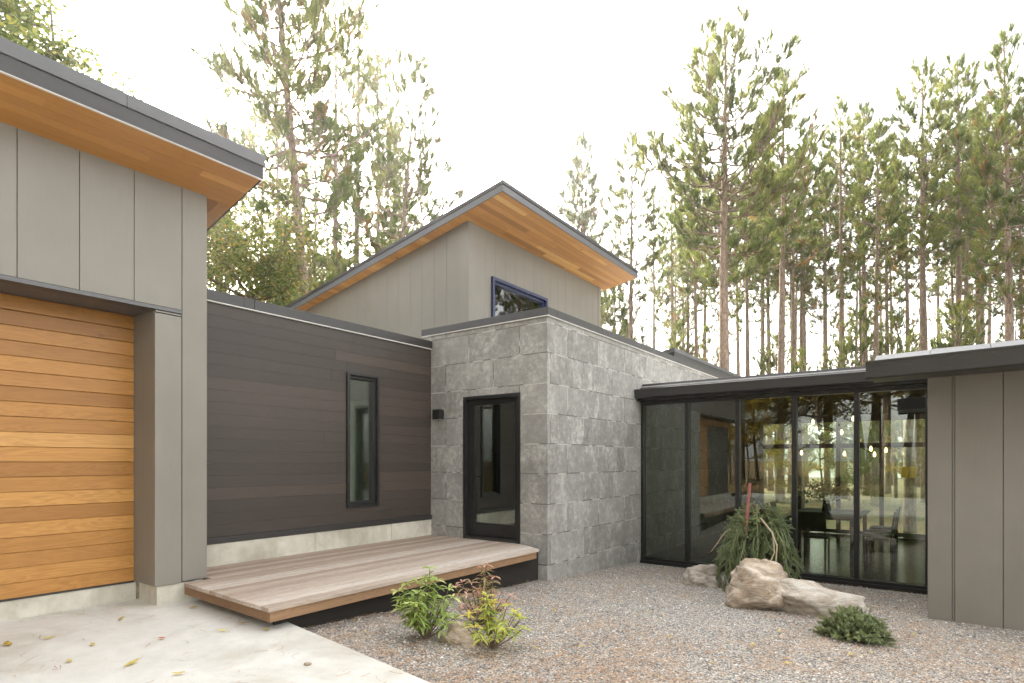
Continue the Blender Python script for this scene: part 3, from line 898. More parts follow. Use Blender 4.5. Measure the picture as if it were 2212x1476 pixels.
mm.build("gutter_lip", M['bronze'], wr, bevel=0.002)
for a, b in ((-0.55, -0.085), (-0.078, 0.375), (0.382, 1.6), (1.607, 4.6)):
    mm = skewx([(7.076, 2.662), (7.30, 2.73), (7.30, 2.755), (7.06, 2.672)], a, b)
    mm.build("roof_edge_flashing", M['flash'], wr, bevel=0.002)
m = MB(); m.box(-0.1, 4.6, 7.45, 16.4, 2.74, 2.80)
m.build("roof", M['roofing'], house, "flat roof of the low side wing")

# ================================================================== WALL LAMP, DECK
lamp = empty("wall_lamp", (-6.31, YB, 2.36), "small black square wall lamp beside the entrance door", "lamp")
m = MB(); m.box(-6.40, -6.25, YB - 0.115, YB - 0.018, 2.29, 2.44)
m.build("housing", M['black'], lamp, bevel=0.004)
m = MB(); m.box(-6.39, -6.26, YB - 0.019, YB - 0.001, 2.30, 2.43)
m.build("back_plate", M['black'], lamp)
m = MB(); m.box(-6.375, -6.275, YB - 0.10, YB - 0.03, 2.283, 2.2895)
m.build("diffuser", M['plaster'], lamp)

deck = empty("wooden_deck", (-5.3, 4.6, 0.28), "low weathered timber deck of long boards before the entrance door", "deck")
m = MB()
DZ = 0.468
DXB, DYB = -4.302, 2.598
def dy1(x): return YB - .012 - max(0, (x + 4.75) / .45) * .25
def dy0(x): return 2.669 + (DYB - 2.669) * (x + 5.89) / (DXB + 5.89)
xa, xb = -6.522, DXB
nd = 17; wd = (xb - xa) / nd
for i in range(nd):
    a = xa + i * wd + 0.0045; b = xa + (i + 1) * wd - 0.0045
    sk = (lambda x: x)
    y0a, y0b = dy0(a) + rnd.uniform(-.004, .004), dy0(b)
    y0b = y0a + (y0b - dy0(a))
    if b < XG - 0.0: y0a = y0b = 2.93
    elif a < XG: a = a
    if a < XG and b > XG:
        y0a = y0b = 2.93
    zz = rnd.uniform(-.0015, .0015)
    m.hexa([(a, y0a, DZ - .035), (b, y0b, DZ - .035), (sk(b), dy1(b), DZ - .035), (sk(a), dy1(a), DZ - .035),
            (a, y0a, DZ + zz), (b, y0b, DZ + zz), (sk(b), dy1(b), DZ + zz), (sk(a), dy1(a), DZ + zz)], min(1, max(0, 0.12 + 0.75 * i / nd + rnd.uniform(-.34, .34))))
m.build("deck_board", M['deck'], deck, bevel=0.003)
m = MB()
x1 = xb - 0.03
m.hexa([(x1 - .04, dy0(x1) + .03, DZ - .125), (x1, dy0(x1) + .03, DZ - .125), (x1, YB - .28, DZ - .125), (x1 - .04, YB - .28, DZ - .125),
        (x1 - .04, dy0(x1) + .03, DZ - .037), (x1, dy0(x1) + .03, DZ - .037), (x1, YB - .28, DZ - .037), (x1 - .04, YB - .28, DZ - .037)], 0.7)
m.hexa([(XG + .012, dy0(XG) + .03, DZ - .125), (x1 - .041, dy0(x1) + .03, DZ - .125), (x1 - .041, dy0(x1) + .07, DZ - .125), (XG + .012, dy0(XG) + .07, DZ - .125),
        (XG + .012, dy0(XG) + .03, DZ - .037), (x1 - .041, dy0(x1) + .03, DZ - .037), (x1 - .041, dy0(x1) + .07, DZ - .037), (XG + .012, dy0(XG) + .07, DZ - .037)], 0.2)
m.build("rim_board", M['deck_rim'], deck, bevel=0.003)
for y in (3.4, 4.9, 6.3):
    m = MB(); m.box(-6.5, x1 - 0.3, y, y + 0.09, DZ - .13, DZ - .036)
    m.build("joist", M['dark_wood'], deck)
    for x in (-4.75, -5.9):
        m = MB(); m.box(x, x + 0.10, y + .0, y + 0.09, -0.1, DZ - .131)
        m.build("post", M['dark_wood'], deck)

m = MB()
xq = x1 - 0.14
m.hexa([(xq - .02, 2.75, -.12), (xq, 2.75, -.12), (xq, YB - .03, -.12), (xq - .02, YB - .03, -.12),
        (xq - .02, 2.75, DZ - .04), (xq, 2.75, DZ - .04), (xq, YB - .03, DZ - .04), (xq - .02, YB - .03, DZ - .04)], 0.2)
m.build("shade_skirt", M['shade'], deck)  # dark sheet added set back below the rim, to deepen the under-deck shade

# ================================================================== GROUND
def gz(x, y):
    """height of the gravel"""
    z = 0.2 - 0.05 * (y - 2.7)
    z = min(z, 0.245); z = max(z, -0.155)
    z += 0.018 * noise.noise(Vector((x * 0.9, y * 0.9, 0))) + 0.007 * noise.noise(Vector((x * 3.1, y * 3.1, 4)))
    if y > 9.6: z = min(z, -0.19)
    if x < -4.6 and y > 2.9: z -= 0.10 * min(1, (-4.6 - x) / 0.5)
    return z
def slab_edge(x): return 2.855 + (2.60 - 2.855) * (x + 4.3) / 1.85
m = MB()
nx, ny = 110, 90
X0, X1, Y0, Y1 = -6.7, 7.0, -0.5, 9.9
idx = {}
for j in range(ny + 1):
    for i in range(nx + 1):
        x = X0 + (X1 - X0) * i / nx; y = Y0 + (Y1 - Y0) * j / ny
        m.v.append((x, y, gz(x, y) if y > 1.2 else min(gz(x, y), 0.19)))
for j in range(ny):
    for i in range(nx):
        a = j * (nx + 1) + i
        m.f.append((a, a + 1, a + nx + 2, a + nx + 1)); m.t.append(0.5)
tag(m.build("gravel_bed", M['gravel'], smooth=True), kind='structure')
def mat_ground():
    k = NT("forest_floor")
    v = k.coord()
    n1 = k.noise(v, 0.35, 6, 0.6); n2 = k.noise(v, 9, 5, 0.7)
    c = k.ramp(n1, [(0.35, (0.10, 0.11, 0.035)), (0.5, (0.17, 0.13, 0.06)), (0.65, (0.24, 0.15, 0.07))])
    c = k.mix(k.math('MULTIPLY', n2, 0.6), c, (0.07, 0.055, 0.03))
    k.bump(n2, 0.8, 0.05)
    return k.base(c, 0.95, 0.1)
M['ground'] = mat_ground()
m = MB()
for (a, b, c, d, z0, z1, z2, z3) in ():
    pass
S = 900
m.face([(-S, -S, -0.30), (S, -S, -0.30), (S, S, -0.30), (-S, S, -0.30)])
tag(m.build("ground", M['ground']), kind='structure')
# forest floor rising gently behind the camera and driveway there
m = MB()
for (y0, y1, z0, z1) in ((-6.0, -9.0, 0.26, 0.45), (-9.0, -40.0, 0.45, 1.6)):
    m.face([(-45, y1, z1), (45, y1, z1), (45, y0, z0), (-45, y0, z0)])
tag(m.build("bank", M['ground']), kind='structure')
m = MB()
XR = 9.0
m.hexa([(-6.43, -6.2, 0.0), (XR, -6.2, 0.0), (XR, slab_edge(XR) if False else 1.05, 0.0), (-6.43, 3.0, 0.0),
        (-6.43, -6.2, 0.285), (XR, -6.2, 0.275), (XR, 1.05, 0.262), (-6.43, 3.15, 0.275)], 0.5)
tag(m.build("driveway", M['slab'], bevel=0.012), kind='structure')
k = NT("lake_water")
k.bump(k.noise(k.coord((1, 1, 1)), 0.8, 3), 0.15, 0.1)
k.base((0.10, 0.14, 0.15), 0.06, 0.6)
m = MB(); m.face([(-500, 75, -0.26), (500, 75, -0.26), (500, 560, -0.26), (-500, 560, -0.26)])
tag(m.build("lake", k.m), kind='structure')
m = MB()
r2 = random.Random(3)
pts = [(-700 + i * 20, 580 + 25 * math.sin(i * 0.7), 10 + r2.uniform(0, 10) + 5 * math.sin(i * 0.31)) for i in range(71)]
for (a, b) in zip(pts[:-1], pts[1:]):
    m.face([(a[0], a[1], -1), (b[0], b[1], -1), (b[0], b[1] + 60, b[2]), (a[0], a[1] + 60, a[2])])
    m.face([(a[0], a[1] + 60, a[2]), (b[0], b[1] + 60, b[2]), (b[0], b[1] + 200, -1), (a[0], a[1] + 200, -1)])
tag(m.build("far_hills", M['leaf_bush']), kind='structure')

# loose gravel stones lying on the bed: uncountable
m = MB()
r2 = random.Random(11)
def in_view(x, y):
    F = (-math.sin(R(36.253)), math.cos(R(36.253)))
    d = x * F[0] + y * F[1]
    if d < 2.3: return False
    s = (x * math.cos(R(36.253)) + y * math.sin(R(36.253))) / d
    return -0.5 < s < 0.95
cnt = 0
while cnt < 26000:
    d = 2.6 + 7.2 * r2.random() ** 1.5
    s = r2.uniform(-0.45, 0.92)
    a = R(36.253)
    x = d * (-math.sin(a) + s * math.cos(a)); y = d * (math.cos(a) + s * math.sin(a))
    if y > 9.75 or y < slab_edge(x) + 0.02 or x > 6.9: continue
    if x < XC + 0.02 and y > YB - 0.02: continue
    if y > YW - 0.02 and x > -0.1: continue
    if x < -6.4: continue
    cnt += 1
    sz = r2.uniform(0.0042, 0.0088) * (1 if r2.random() < .93 else 1.7)
    z = gz(x, y) + sz * 0.25
    c = Vector((x, y, z))
    q = Matrix.Rotation(r2.uniform(0, 6.28), 3, 'Z') @ Matrix.Rotation(r2.uniform(-.5, .5), 3, 'X')
    b = len(m.v)
    for p in ((1.2, .3, 0), (.2, 1, .1), (-1.1, .4, -.1), (-.5, -1, 0), (.7, -.8, .1), (.15, .1, .75), (-.1, -.1, -.7)):
        m.v.append(tuple(c + q @ (Vector(p) * sz * r2.uniform(.8, 1.2))))
    t = r2.random()
    for i in range(5):
        j = (i + 1) % 5
        m.f.append((b + i, b + j, b + 5)); m.t.append(t)
        m.f.append((b + j, b + i, b + 6)); m.t.append(t)
tag(m.build("gravel_stones", M['stone']), kind='stuff')
# dead pine needles on gravel and driveway
m = MB()
def patch(x, y): return noise.noise(Vector((x * 0.75, y * 0.75, 9.0))) + 0.5 * noise.noise(Vector((x * 2.3, y * 2.3, 2.0)))
cnt = 0
def needle(x, y, z, L, w, ang, t, mm):
    dx, dy = math.cos(ang), math.sin(ang)
    bend = r2.uniform(-.25, .25) * L
    pts = [(-.5, 0), (0, bend), (.5, 0)]
    P = [Vector((x + dx * u * L - dy * v, y + dy * u * L + dx * v, z + r2.uniform(0, .004))) for u, v in pts]
    n_ = Vector((-dy, dx, 0)) * w
    for a, b in zip(P[:-1], P[1:]):
        mm.face([a - n_, b - n_, b + n_ + Vector((0, 0, w * .6)), a + n_ + Vector((0, 0, w * .6))], t)
while cnt < 18000:
    d = 2.6 + 7.0 * r2.random() ** 1.4
    s = r2.uniform(-0.45, 0.92); a = R(36.253)
    x = d * (-math.sin(a) + s * math.cos(a)); y = d * (math.cos(a) + s * math.sin(a))
    if y > 9.75 or y < slab_edge(x) + 0.03 or x > 6.9 or (x < XC + .02 and y > YB - .02) or (y > YW - .02 and x > -.1) or x < -6.4: continue
    edge = 0.5 if y < slab_edge(x) + 0.35 else 0.0
    if patch(x, y) + edge < r2.uniform(-0.55, 0.55): continue
    cnt += 1
    needle(x, y, gz(x, y) + r2.uniform(.006, .016), r2.uniform(.04, .085), r2.uniform(.0008, .0016), r2.uniform(0, 6.28), r2.random(), m)
tag(m.build("fallen_needles", M['dead_needle']), kind='stuff')
m = MB()
cnt = 0
while cnt < 330:
    d = r2.uniform(2.2, 6.5); s = r2.uniform(-0.95, -0.1); a = R(36.253)
    x = d * (-math.sin(a) + s * math.cos(a)); y = d * (math.cos(a) + s * math.sin(a))
    if y > slab_edge(x) - .03 or x < XDOOR + 0.05: continue
    cl = noise.noise(Vector((x * 2.2, y * 2.2, 5)))
    if cl < r2.uniform(-.35, .35): continue
    cnt += 1
    needle(x, y, 0.281 + r2.uniform(.001, .004), r2.uniform(.05, .12), r2.uniform(.0009, .0018), r2.uniform(0, 6.28), r2.random(), m)
tag(m.build("needle_litter", M['dead_needle']), kind='stuff')

# ================================================================== FALLEN LEAVES
def leaf_mesh(name, L, W, mat, seed):
    r = random.Random(seed)
    m = MB()
    n = 7
    L_, R_ = [], []
    for i in range(n + 1):
        u = i / n
        w = W * math.sin(math.pi * min(1, u * 0.93 + 0.04)) ** 0.8 * (1 + r.uniform(-.12, .12))
        zc = 0.10 * L * (u - .5) ** 2 * 2
        L_.append((u * L - L / 2, w / 2, zc + 0.12 * W)); R_.append((u * L - L / 2, -w / 2, zc + 0.10 * W))
    C_ = [(u[0], 0, u[2] - 0.12 * W) for u in L_]
    for i in range(n):
        m.face([C_[i], C_[i + 1], L_[i + 1], L_[i]], r.uniform(.2, .9)); m.face([R_[i], R_[i + 1], C_[i + 1], C_[i]], r.uniform(.2, .9))
    m.tube([(-L / 2, 0, 0.0), (-L * .75, r.uniform(-.1, .1) * L, .003)], [.0012, .0008], 4, .1)
    return m.mesh(name, mat)
leaf_src = [leaf_mesh("leaf", .075, .036, M['yellow_leaf'], 1), leaf_mesh("leaf", .06, .038, M['yellow_leaf'], 2), leaf_mesh("leaf", .085, .03, M['yellow_leaf'], 3)]
red_src = leaf_mesh("leaf", .055, .03, M['red_leaf'], 4)
def put_leaf(x, y, z, me, label, group, rz, s=1.0):
    o = bpy.data.objects.new("fallen_leaf", me)
    COL.objects.link(o)
    o.location = (x, y, z); o.rotation_euler = (rnd.uniform(-.1, .1), rnd.uniform(-.1, .1), rz); o.scale = (s, s, s)
    tag(o, label, "leaf", group)
DL = [((-5.56, 1.28), "broad yellow leaf lying on the driveway near the photo's left edge"), ((-5.51, 1.51), "yellow leaf on the driveway, second from the left edge"),
      ((-5.67, 2.06), "yellow leaf on the driveway in front of the garage pillar's concrete foot"), ((-5.57, 2.61), "yellow leaf at the shaded foot of the pillar beside the deck"),
      ((-4.76, 1.42), "pale leaf lying in the middle of the needle litter on the driveway"), ((-4.37, 1.65), "large pale yellow leaf among needles near the bottom of the driveway"),
      ((-4.7, 2.6), "green-yellow leaf under the front edge of the deck"), ((-4.37, 2.62), "yellow leaf beside the front corner of the deck"),
      ((-4.62, 2.40), "brown and yellow leaf out from the deck corner"), ((-3.92, 1.75), "yellowish leaf lying nearest the bottom edge on the driveway"),
      ((-5.05, 1.65), "yellow leaf midway between the garage door and deck corner")]
for i, ((x, y), lb) in enumerate(DL):
    put_leaf(x, y, 0.286, leaf_src[i % 3], lb, "fallen leaves on the driveway", rnd.uniform(0, 6.28), 1.0 + 0.4 * (i in (0, 5)))
put_leaf(-4.80, 2.02, 0.286, red_src, "single orange-red leaf lying on the driveway", "fallen leaves on the driveway", 0.4)
put_leaf(-5.66, 2.80, 0.287, red_src, "curled rust brown leaf at the pillar foot under the deck end", "fallen leaves on the driveway", 1.2, 1.3)
GL = [(-4.46, 6.42), (-3.37, 7.03), (-2.33, 4.12), (-0.59, 5.44), (-0.46, 5.59), (-1.21, 5.86), (-1.28, 5.18), (-2.75, 6.31), (-2.48, 5.8), (-2.9, 6.07), (-2.5, 5.56), (-1.38, 4.4), (-0.93, 4.8), (-4.32, 3.45), (-3.89, 3.23), (-2.97, 3.69), (-2.58, 3.85), (-3.2, 5.1), (-1.9, 4.9), (-0.2, 6.6)]
for i, (x, y) in enumerate(GL):
    put_leaf(x, y, gz(x, y) + .02, leaf_src[i % 3], "small yellow leaf lying on the gravel", "fallen leaves on the gravel", rnd.uniform(0, 6.28), rnd.uniform(.6, .9))

# ================================================================== ROCKS
def rock(name, loc, size, seed, mat, rz, label, cuts=7, rough=0.16):
    r = random.Random(seed)
    import bmesh
    bm = bmesh.new()
    bmesh.ops.create_icosphere(bm, subdivisions=5, radius=1)
    planes = []
    for _ in range(cuts):
        d = Vector((r.gauss(0, 1), r.gauss(0, 1), r.gauss(.35, .8))).normalized()
        planes.append((d, r.uniform(.55, .85)))
    off = Vector((seed * 3.1, seed * 1.7, 0))
    for v in bm.verts:
        p = v.co.copy()
        for d, h in planes:
            e = p.dot(d) - h
            if e > 0: p -= d * e * 0.92
        nn = noise.fractal(p * 1.6 + off, 1.0, 2.0, 5) * rough + noise.noise(Vector((p.x * 2, p.y * 2, p.z * 9)) + off) * rough * 0.35
        p += v.co.normalized() * nn
        v.co = Vector((p.x * size[0] / 2, p.y * size[1] / 2, p.z * size[2] / 2))
    me = bpy.data.meshes.new(name)
    bm.to_mesh(me); bm.free()
    me.materials.append(mat)
    me.polygons.foreach_set('use_smooth', [True] * len(me.polygons))
    o = bpy.data.objects.new(name, me)
    COL.objects.link(o)
    o.location = loc; o.rotation_euler = (0, 0, rz)
    return tag(o, label, "rock")
rock("boulder", (-1.68, 7.00, 0.15), (0.74, 0.66, 0.82), 17, M['rock_brown'], 0.9, "rounded brown boulder at the foot of the weeping spruce, left part of the pair")
rock("boulder", (-1.20, 7.10, 0.10), (1.22, 0.62, 0.60), 8, M['rock_pale'], 0.20, "long pale boulder lying right of the brown one behind the dwarf spruce")
rock("boulder", (-2.64, 8.05, 0.02), (0.55, 0.42, 0.44), 3, M['rock_pale'], 0.9, "smaller pale boulder left of the weeping spruce by the glass wall")
rock("boulder", (-3.17, 3.60, 0.19), (0.36, 0.28, 0.26), 12, M['rock_brown'], 0.3, "small tan rock among the three leafy plants")
rock("stone", (-3.12, 1.92, 0.285), (0.085, 0.06, 0.035), 21, M['rock_brown'], 0.2, "flat grey pebble on the driveway close to its gravel edge")
rock("stone", (-3.42, 2.35, 0.282), (0.05, 0.04, 0.03), 22, M['rock_brown'], 0.9, "tiny brown pebble on the driveway, farther from the camera than the flat one")

# ================================================================== TREES
def needles(mb, c, d, r, n, ln, w, t, spread=0.9, back=0.2):
    """tuft of needles around a twig end c pointing along d"""
    d = d.normalized()
    u = d.orthogonal().normalized(); v = d.cross(u)
    for _ in range(n):
        a = r.uniform(0, 6.283)
        side = (u * math.cos(a) + v * math.sin(a))
        dirn = (d * r.uniform(.35, 1.0) + side * spread * r.uniform(.4, 1.0)).normalized()
        b = c - d * r.uniform(0, back)
        tip = b + dirn * ln * r.uniform(.75, 1.15)
        s = dirn.cross(Vector((r.gauss(0, 1), r.gauss(0, 1), r.gauss(0, 1)))).normalized() * w
        k = len(mb.v)
        mb.v.extend((tuple(b - s), tuple(b + s), tuple(tip)))
        mb.f.append((k, k + 1, k + 2)); mb.t.append(min(1, max(0, t + r.uniform(-.14, .14))))

def pine_meshes(H, cb, RC, seed, tr, dens=1.0, lean=(0, 0), top_bias=1.0, nd=30, ln=0.25, w=0.0098, open_=0.0):
    r = random.Random(seed)
    tk, cr = MB(), MB()
    N = 14
    pts, rad = [], []
    ph = r.uniform(0, 6)
    for i in range(N + 1):
        u = i / N
        pts.append(Vector((lean[0] * u * u * H + .10 * math.sin(3 * u + ph), lean[1] * u * u * H + .10 * math.cos(2.3 * u + ph), u * H - 0.4 * (i == 0))))
        rad.append(max(.02, tr * (1 - u) ** .75 * (1.15 if i == 0 else 1)))
    tk.tube(pts, rad, 9, .5, wob=.06, rnd=r)
    def at(z):
        u = max(0, min(.9999, z / H)) * N; i = int(u); f = u - i
        return pts[i].lerp(pts[i + 1], f), rad[i] * (1 - f) + rad[i + 1] * f
    def prof(t): return (0.55 + 1.5 * t) if t < .3 else max(.16, 1.0 - ((t - .3) / .7) ** 1.9 * .84)
    z = cb
    ga = r.uniform(0, 6.28)
    while z < H - .15:
        t = (z - cb) / (H - cb)
        p0, r0 = at(z)
        ga += 2.4 + r.uniform(-.5, .5)
        L = RC * prof(t) * r.uniform(.55, 1.12)
        if r.random() < open_: L *= .4
        el = R(-4 + 52 * t + r.uniform(-12, 14))
        hd = Vector((math.cos(ga), math.sin(ga), 0))
        bp = []
        nb = 6
        for i in range(nb + 1):
            u = i / nb
            bp.append(p0 + hd * (L * u * math.cos(el)) + Vector((0, 0, L * u * math.sin(el) + .22 * L * u * u - .10 * L * math.sin(math.pi * u) + r.uniform(-.03, .03) * L)) + Vector((r.uniform(-.04, .04), r.uniform(-.04, .04), 0)) * L)
        br = max(.012, min(r0 * .5, .012 + .014 * L))
        tk.tube(bp, [br * (1 - .8 * i / nb) + .003 for i in range(nb + 1)], 4, .4, cap=False)
        base_tone = r.choice([.35, .5, .6, .7, .85]) + (t - .5) * .25
        def tuft(c, d, big=1.0):
            dd = (d.normalized() + Vector((0, 0, .75))).normalized()
            tn = base_tone + r.uniform(-.12, .12)
            if r.random() < .05 + .07 * (1 - t): tn = r.uniform(0, .12)
            needles(cr, c + dd * .05, dd, r, nd, ln * big * r.uniform(.8, 1.15), w, tn, .5, .24 * big)
        ns = max(3, int(L / .225 * dens))
        for k in range(ns):
            u = r.uniform(.28, 1.0) if L > .8 else r.uniform(.1, 1)
            i = min(nb - 1, int(u * nb)); c = bp[i].lerp(bp[i + 1], u * nb - i)
            ax = (bp[i + 1] - bp[i]).normalized()
            sd_ = ax.cross(Vector((0, 0, 1))) * r.choice((-1, 1))
            d = (ax * r.uniform(.5, 1.0) + sd_ * r.uniform(.3, 1.0) + Vector((0, 0, r.uniform(-.1, .5)))).normalized()
            l2 = (.22 + .38 * L * (1 - u * .65) * r.uniform(.5, 1)) if L > .6 else .2
            e = c + d * l2
            tk.tube([c, c.lerp(e, .5) + Vector((0, 0, -.03 * l2)), e], [br * .4 + .003, br * .28 + .003, .004], 3, .4, cap=False)
            tuft(e, d)
            if l2 > .35:
                for q in range(int(l2 / .2)):
                    f = r.uniform(.4, .95)
                    d2 = (d + Vector((r.gauss(0, .6), r.gauss(0, .6), r.gauss(.2, .4)))).normalized()
                    e2 = c.lerp(e, f) + d2 * r.uniform(.12, .3)
                    tk.tube([c.lerp(e, f), e2], [.007, .004], 3, .4, cap=False)
                    tuft(e2, d2, .9)
        tuft(bp[-1], bp[-1] - bp[-2])
        z += (H - cb) / 62 * r.uniform(.5, 1.5) / top_bias
    tuft_top = pts[-1]
    for _ in range(5):
        needles(cr, tuft_top + Vector((r.uniform(-.1, .1), r.uniform(-.1, .1), r.uniform(-.2, .12))), Vector((r.gauss(0, .2), r.gauss(0, .2), 1)), r, nd + 4, ln, w, .75, .5, .3)
    for _ in range(int(cb * 2.2)):              # dead lower branches
        zz = r.uniform(cb * .35, cb); p0, r0 = at(zz)
        a = r.uniform(0, 6.28); L = r.uniform(.25, 1.5)
        e = p0 + Vector((math.cos(a) * L, math.sin(a) * L, r.uniform(-.25, .3) * L))
        mid = p0.lerp(e, .5) + Vector((r.uniform(-.1, .1), r.uniform(-.1, .1), .06)) * L
        tk.tube([p0, mid, e], [.018, .011, .004], 4, .2, cap=False)
        if r.random() < .5:
            d = Vector((r.gauss(0, 1), r.gauss(0, 1), .3)).normalized()
            tk.tube([mid, mid + d * L * .4], [.008, .003], 3, .2, cap=False)
    return tk.mesh("trunk", M['bark'], True), cr.mesh("crown", M['needle'])

PROTO = {}
def pine_proto(key, *a, **kw): PROTO[key] = (a[0], pine_meshes(*a, **kw))
pine_proto('broad', 17.8, 8.6, 3.0, 101, .25, dens=1.2, top_bias=1.25, w=.0115)
pine_proto('right', 17.3, 7.4, 1.9, 102, .19, dens=1.25, top_bias=1.2)
pine_proto('col1', 20.0, 11.0, 2.1, 103, .22, dens=1.0, top_bias=1.1, w=.0125, ln=.28, nd=28)
pine_proto('col2', 21.0, 10.6, 1.8, 104, .20, dens=.95, top_bias=1.05, w=.0125, ln=.28, nd=28)
pine_proto('col3', 20.0, 12.0, 1.9, 105, .19, dens=1.1, top_bias=1.1, w=.013, ln=.28, nd=28)
pine_proto('thin1', 22.0, 11.5, 1.3, 106, .17, dens=.62, top_bias=.75, w=.0165, ln=.30, nd=20)
pine_proto('thin2', 23.0, 10.5, 1.4, 107, .18, dens=.6, top_bias=.7, w=.0165, ln=.30, nd=20)
pine_proto('left1', 17.6, 8.0, 2.3, 108, .18, dens=1.4, top_bias=1.45, open_=.25, w=.0105)
pine_proto('left2', 21.5, 9.0, 2.2, 109, .18, dens=.95, top_bias=.9, open_=.3, w=.0125)
pine_proto('left3', 18.5, 7.0, 2.9, 110, .18, dens=1.05, top_bias=1.0, open_=.25, w=.0125)
pine_proto('conic', 23.0, 9.0, 1.9, 113, .15, dens=1.9, top_bias=1.9, w=.016, ln=.24)
pine_proto('young1', 8.0, 1.2, 1.6, 111, .09, dens=1.0, top_bias=1.1, w=.015, ln=.26, nd=18)
pine_proto('young2', 10.5, 2.6, 1.5, 112, .10, dens=.9, top_bias=.9, w=.015, ln=.26, nd=18)

def plant_pine(key, x, y, H, rz, label, group=None, base=-0.3, sx=1.0, tilt=(0, 0), name="pine_tree"):
    h0, (mt, mc) = PROTO[key]
    o = empty(name, (x, y, base), label, "tree", group)
    s = H / h0
    o.scale = (s * sx, s * sx, s)
    tl = Vector((tilt[0], tilt[1], 0)); tl.rotate(Matrix.Rotation(-rz, 3, 'Z'))
    o.rotation_euler = (-tl.y, tl.x, rz)
    for nm, me in (("trunk", mt), ("crown", mc)):
        c = bpy.data.objects.new(nm, me); COL.objects.link(c); c.parent = o
    return o
STAND = "tall pines standing behind the house"
BIG = [
 ('broad', -6.5, 22.5, 17.9, 0.6, "thick tall pine with the broadest crown, right of the cedar eave corner"),
 ('conic', -18.8, 33.3, 23.0, 0.3, "slim conical pine standing alone just right of the upper roof"),
 ('col2', -13.6, 29.7, 19.9, 2.1, "pine between the lone conical one and the broadest crown"),
 ('col1', -5.9, 29.1, 19.8, 1.0, "pine whose crown overlaps the broadest crown's right side"),
 ('col2', -4.1, 34.2, 20.4, 4.0, "left of the two shorter pines in the dip of the treeline"),
 ('col3', -3.4, 38.4, 21.8, 2.9, "right of the two shorter pines in the dip of the treeline"),
 ('col1', -0.6, 33.1, 20.2, 3.4, "tall pine just right of the dip in the treeline"),
 ('col3', 0.6, 36.4, 21.6, 5.1, "pine between the dip in the treeline and the nearest right-hand pine"),
 ('right', 1.9, 27.5, 17.3, 0.0, "near pine with dense bright tufts by the photo's right edge"),
 ('right', 3.4, 31.9, 18.9, 2.4, "pine cut off by the photo's right edge"),
]
for i, (k_, x, y, H, rz, lb) in enumerate(BIG):
    plant_pine(k_, x, y, H, rz, lb, STAND)
FAR = [(-12.5, 35.5, 21.0), (-8.3, 32.3, 21.1), (-10.2, 44.6, 23.9), (-8.2, 48.5, 25.2), (-6.3, 45.0, 24.1), (-3.1, 54.7, 25.3), (-1.7, 45.8, 23.3), (1.8, 46.0, 23.3), (3.0, 56.8, 25.7), (-16.3, 42.6, 23.2), (-15.9, 38.0, 22.1), (-20.6, 41.9, 22.0), (-15.5, 48.1, 26.1), (-5.8, 57.7, 27.2), (1.9, 65.9, 28.5), (-0.1, 59.5, 27.0), (-11.1, 58.8, 27.7), (-14.6, 53.8, 27.5), (-4.7, 66.0, 29.4), (-12.1, 40.8, 23.1), (5.5, 40.0, 22.0), (5.0, 52.0, 25.0), (-7.3, 38.5, 21.5), (-9.6, 28.2, 17.0), (-2.2, 29.5, 17.5), (3.6, 42.5, 22.5), (-13.0, 45, 22.5), (-9.0, 40.5, 21.5), (-7.6, 43, 22.5), (-6.8, 49, 24), (-4.5, 47.5, 23.5), (-2.6, 41, 21.5), (-1.2, 52, 24.5), (0.6, 49, 23.5), (2.2, 52, 24.5), (-11.6, 50, 24), (-17.8, 47, 23), (-19, 52, 24), (1.2, 43, 22), (4.3, 47, 23.5), (-9.9, 54, 25)]
keys = ['thin1', 'thin2', 'col3', 'thin1', 'col2']
for i, (x, y, H) in enumerate(FAR):
    plant_pine(keys[i % 5], x, y, H * (0.92 + .1 * rnd.random()), rnd.uniform(0, 6.28), "slender pine of the crowded stand behind the nearer right-hand pines", "slender pines of the far stand")
YOUNG = [(-15.2, 31.0, 12.0), (-11, 27, 7.0), (-8.5, 25.5, 6.2), (-4.6, 26.5, 6.5), (-3.0, 30, 8.5), (-0.9, 27.5, 6.8), (0.4, 30, 8.2), (2.7, 33.5, 9.0), (-6.9, 33, 8.5), (-10.5, 33, 9.5), (-1.8, 36.5, 9.5), (1.2, 40, 10.5), (-13.2, 36, 10.5), (3.6, 29, 6.5), (-17.4, 37, 11.0), (-5.0, 40, 10.5), (-16, 27.5, 8.5)]
for i, (x, y, H) in enumerate(YOUNG):
    plant_pine(('young1', 'young2')[i % 2], x, y, H, rnd.uniform(0, 6.28), "young low-branched pine growing between the tall trunks behind the house", "young pines among the tall trunks", name="young_pine")
LEFT = [
 ('left1', -14.6, 10.35, 19.8, 0.4, "tall pine in front of the sun glare, leaning left, its top cut off", None, (-.056, -.041)),
 ('left2', -24.7, 15.4, 20.8, 1.4, "darker pine trunk hidden behind the leaning pine by the sun", None, (0, 0)),
 ('left2', -20.1, 15.0, 22.1, 2.6, "thin straight pine just right of the sun glare", None, (0, 0)),
 ('left2', -20.9, 16.9, 24.4, 4.4, "tall straight pine in the middle of the left-hand group", None, (0, 0)),
 ('left3', -23.4, 20.1, 22.9, 0.9, "pine right of the tall straight one in the left-hand group", None, (0, 0)),
 ('left3', -18.4, 16.3, 18.5, 3.3, "pine leaning right with long side branches, rightmost of the left-hand group", None, (.06, .044)),
 ('left2', -24.0, 22.1, 21.7, 5.2, "faint pine behind the right-leaning one", None, (0, 0)),
]
for (k_, x, y, H, rz, lb, _, tl) in LEFT:
    plant_pine(k_, x, y, H, rz, lb, "pines left of the upper roof", tilt=tl)
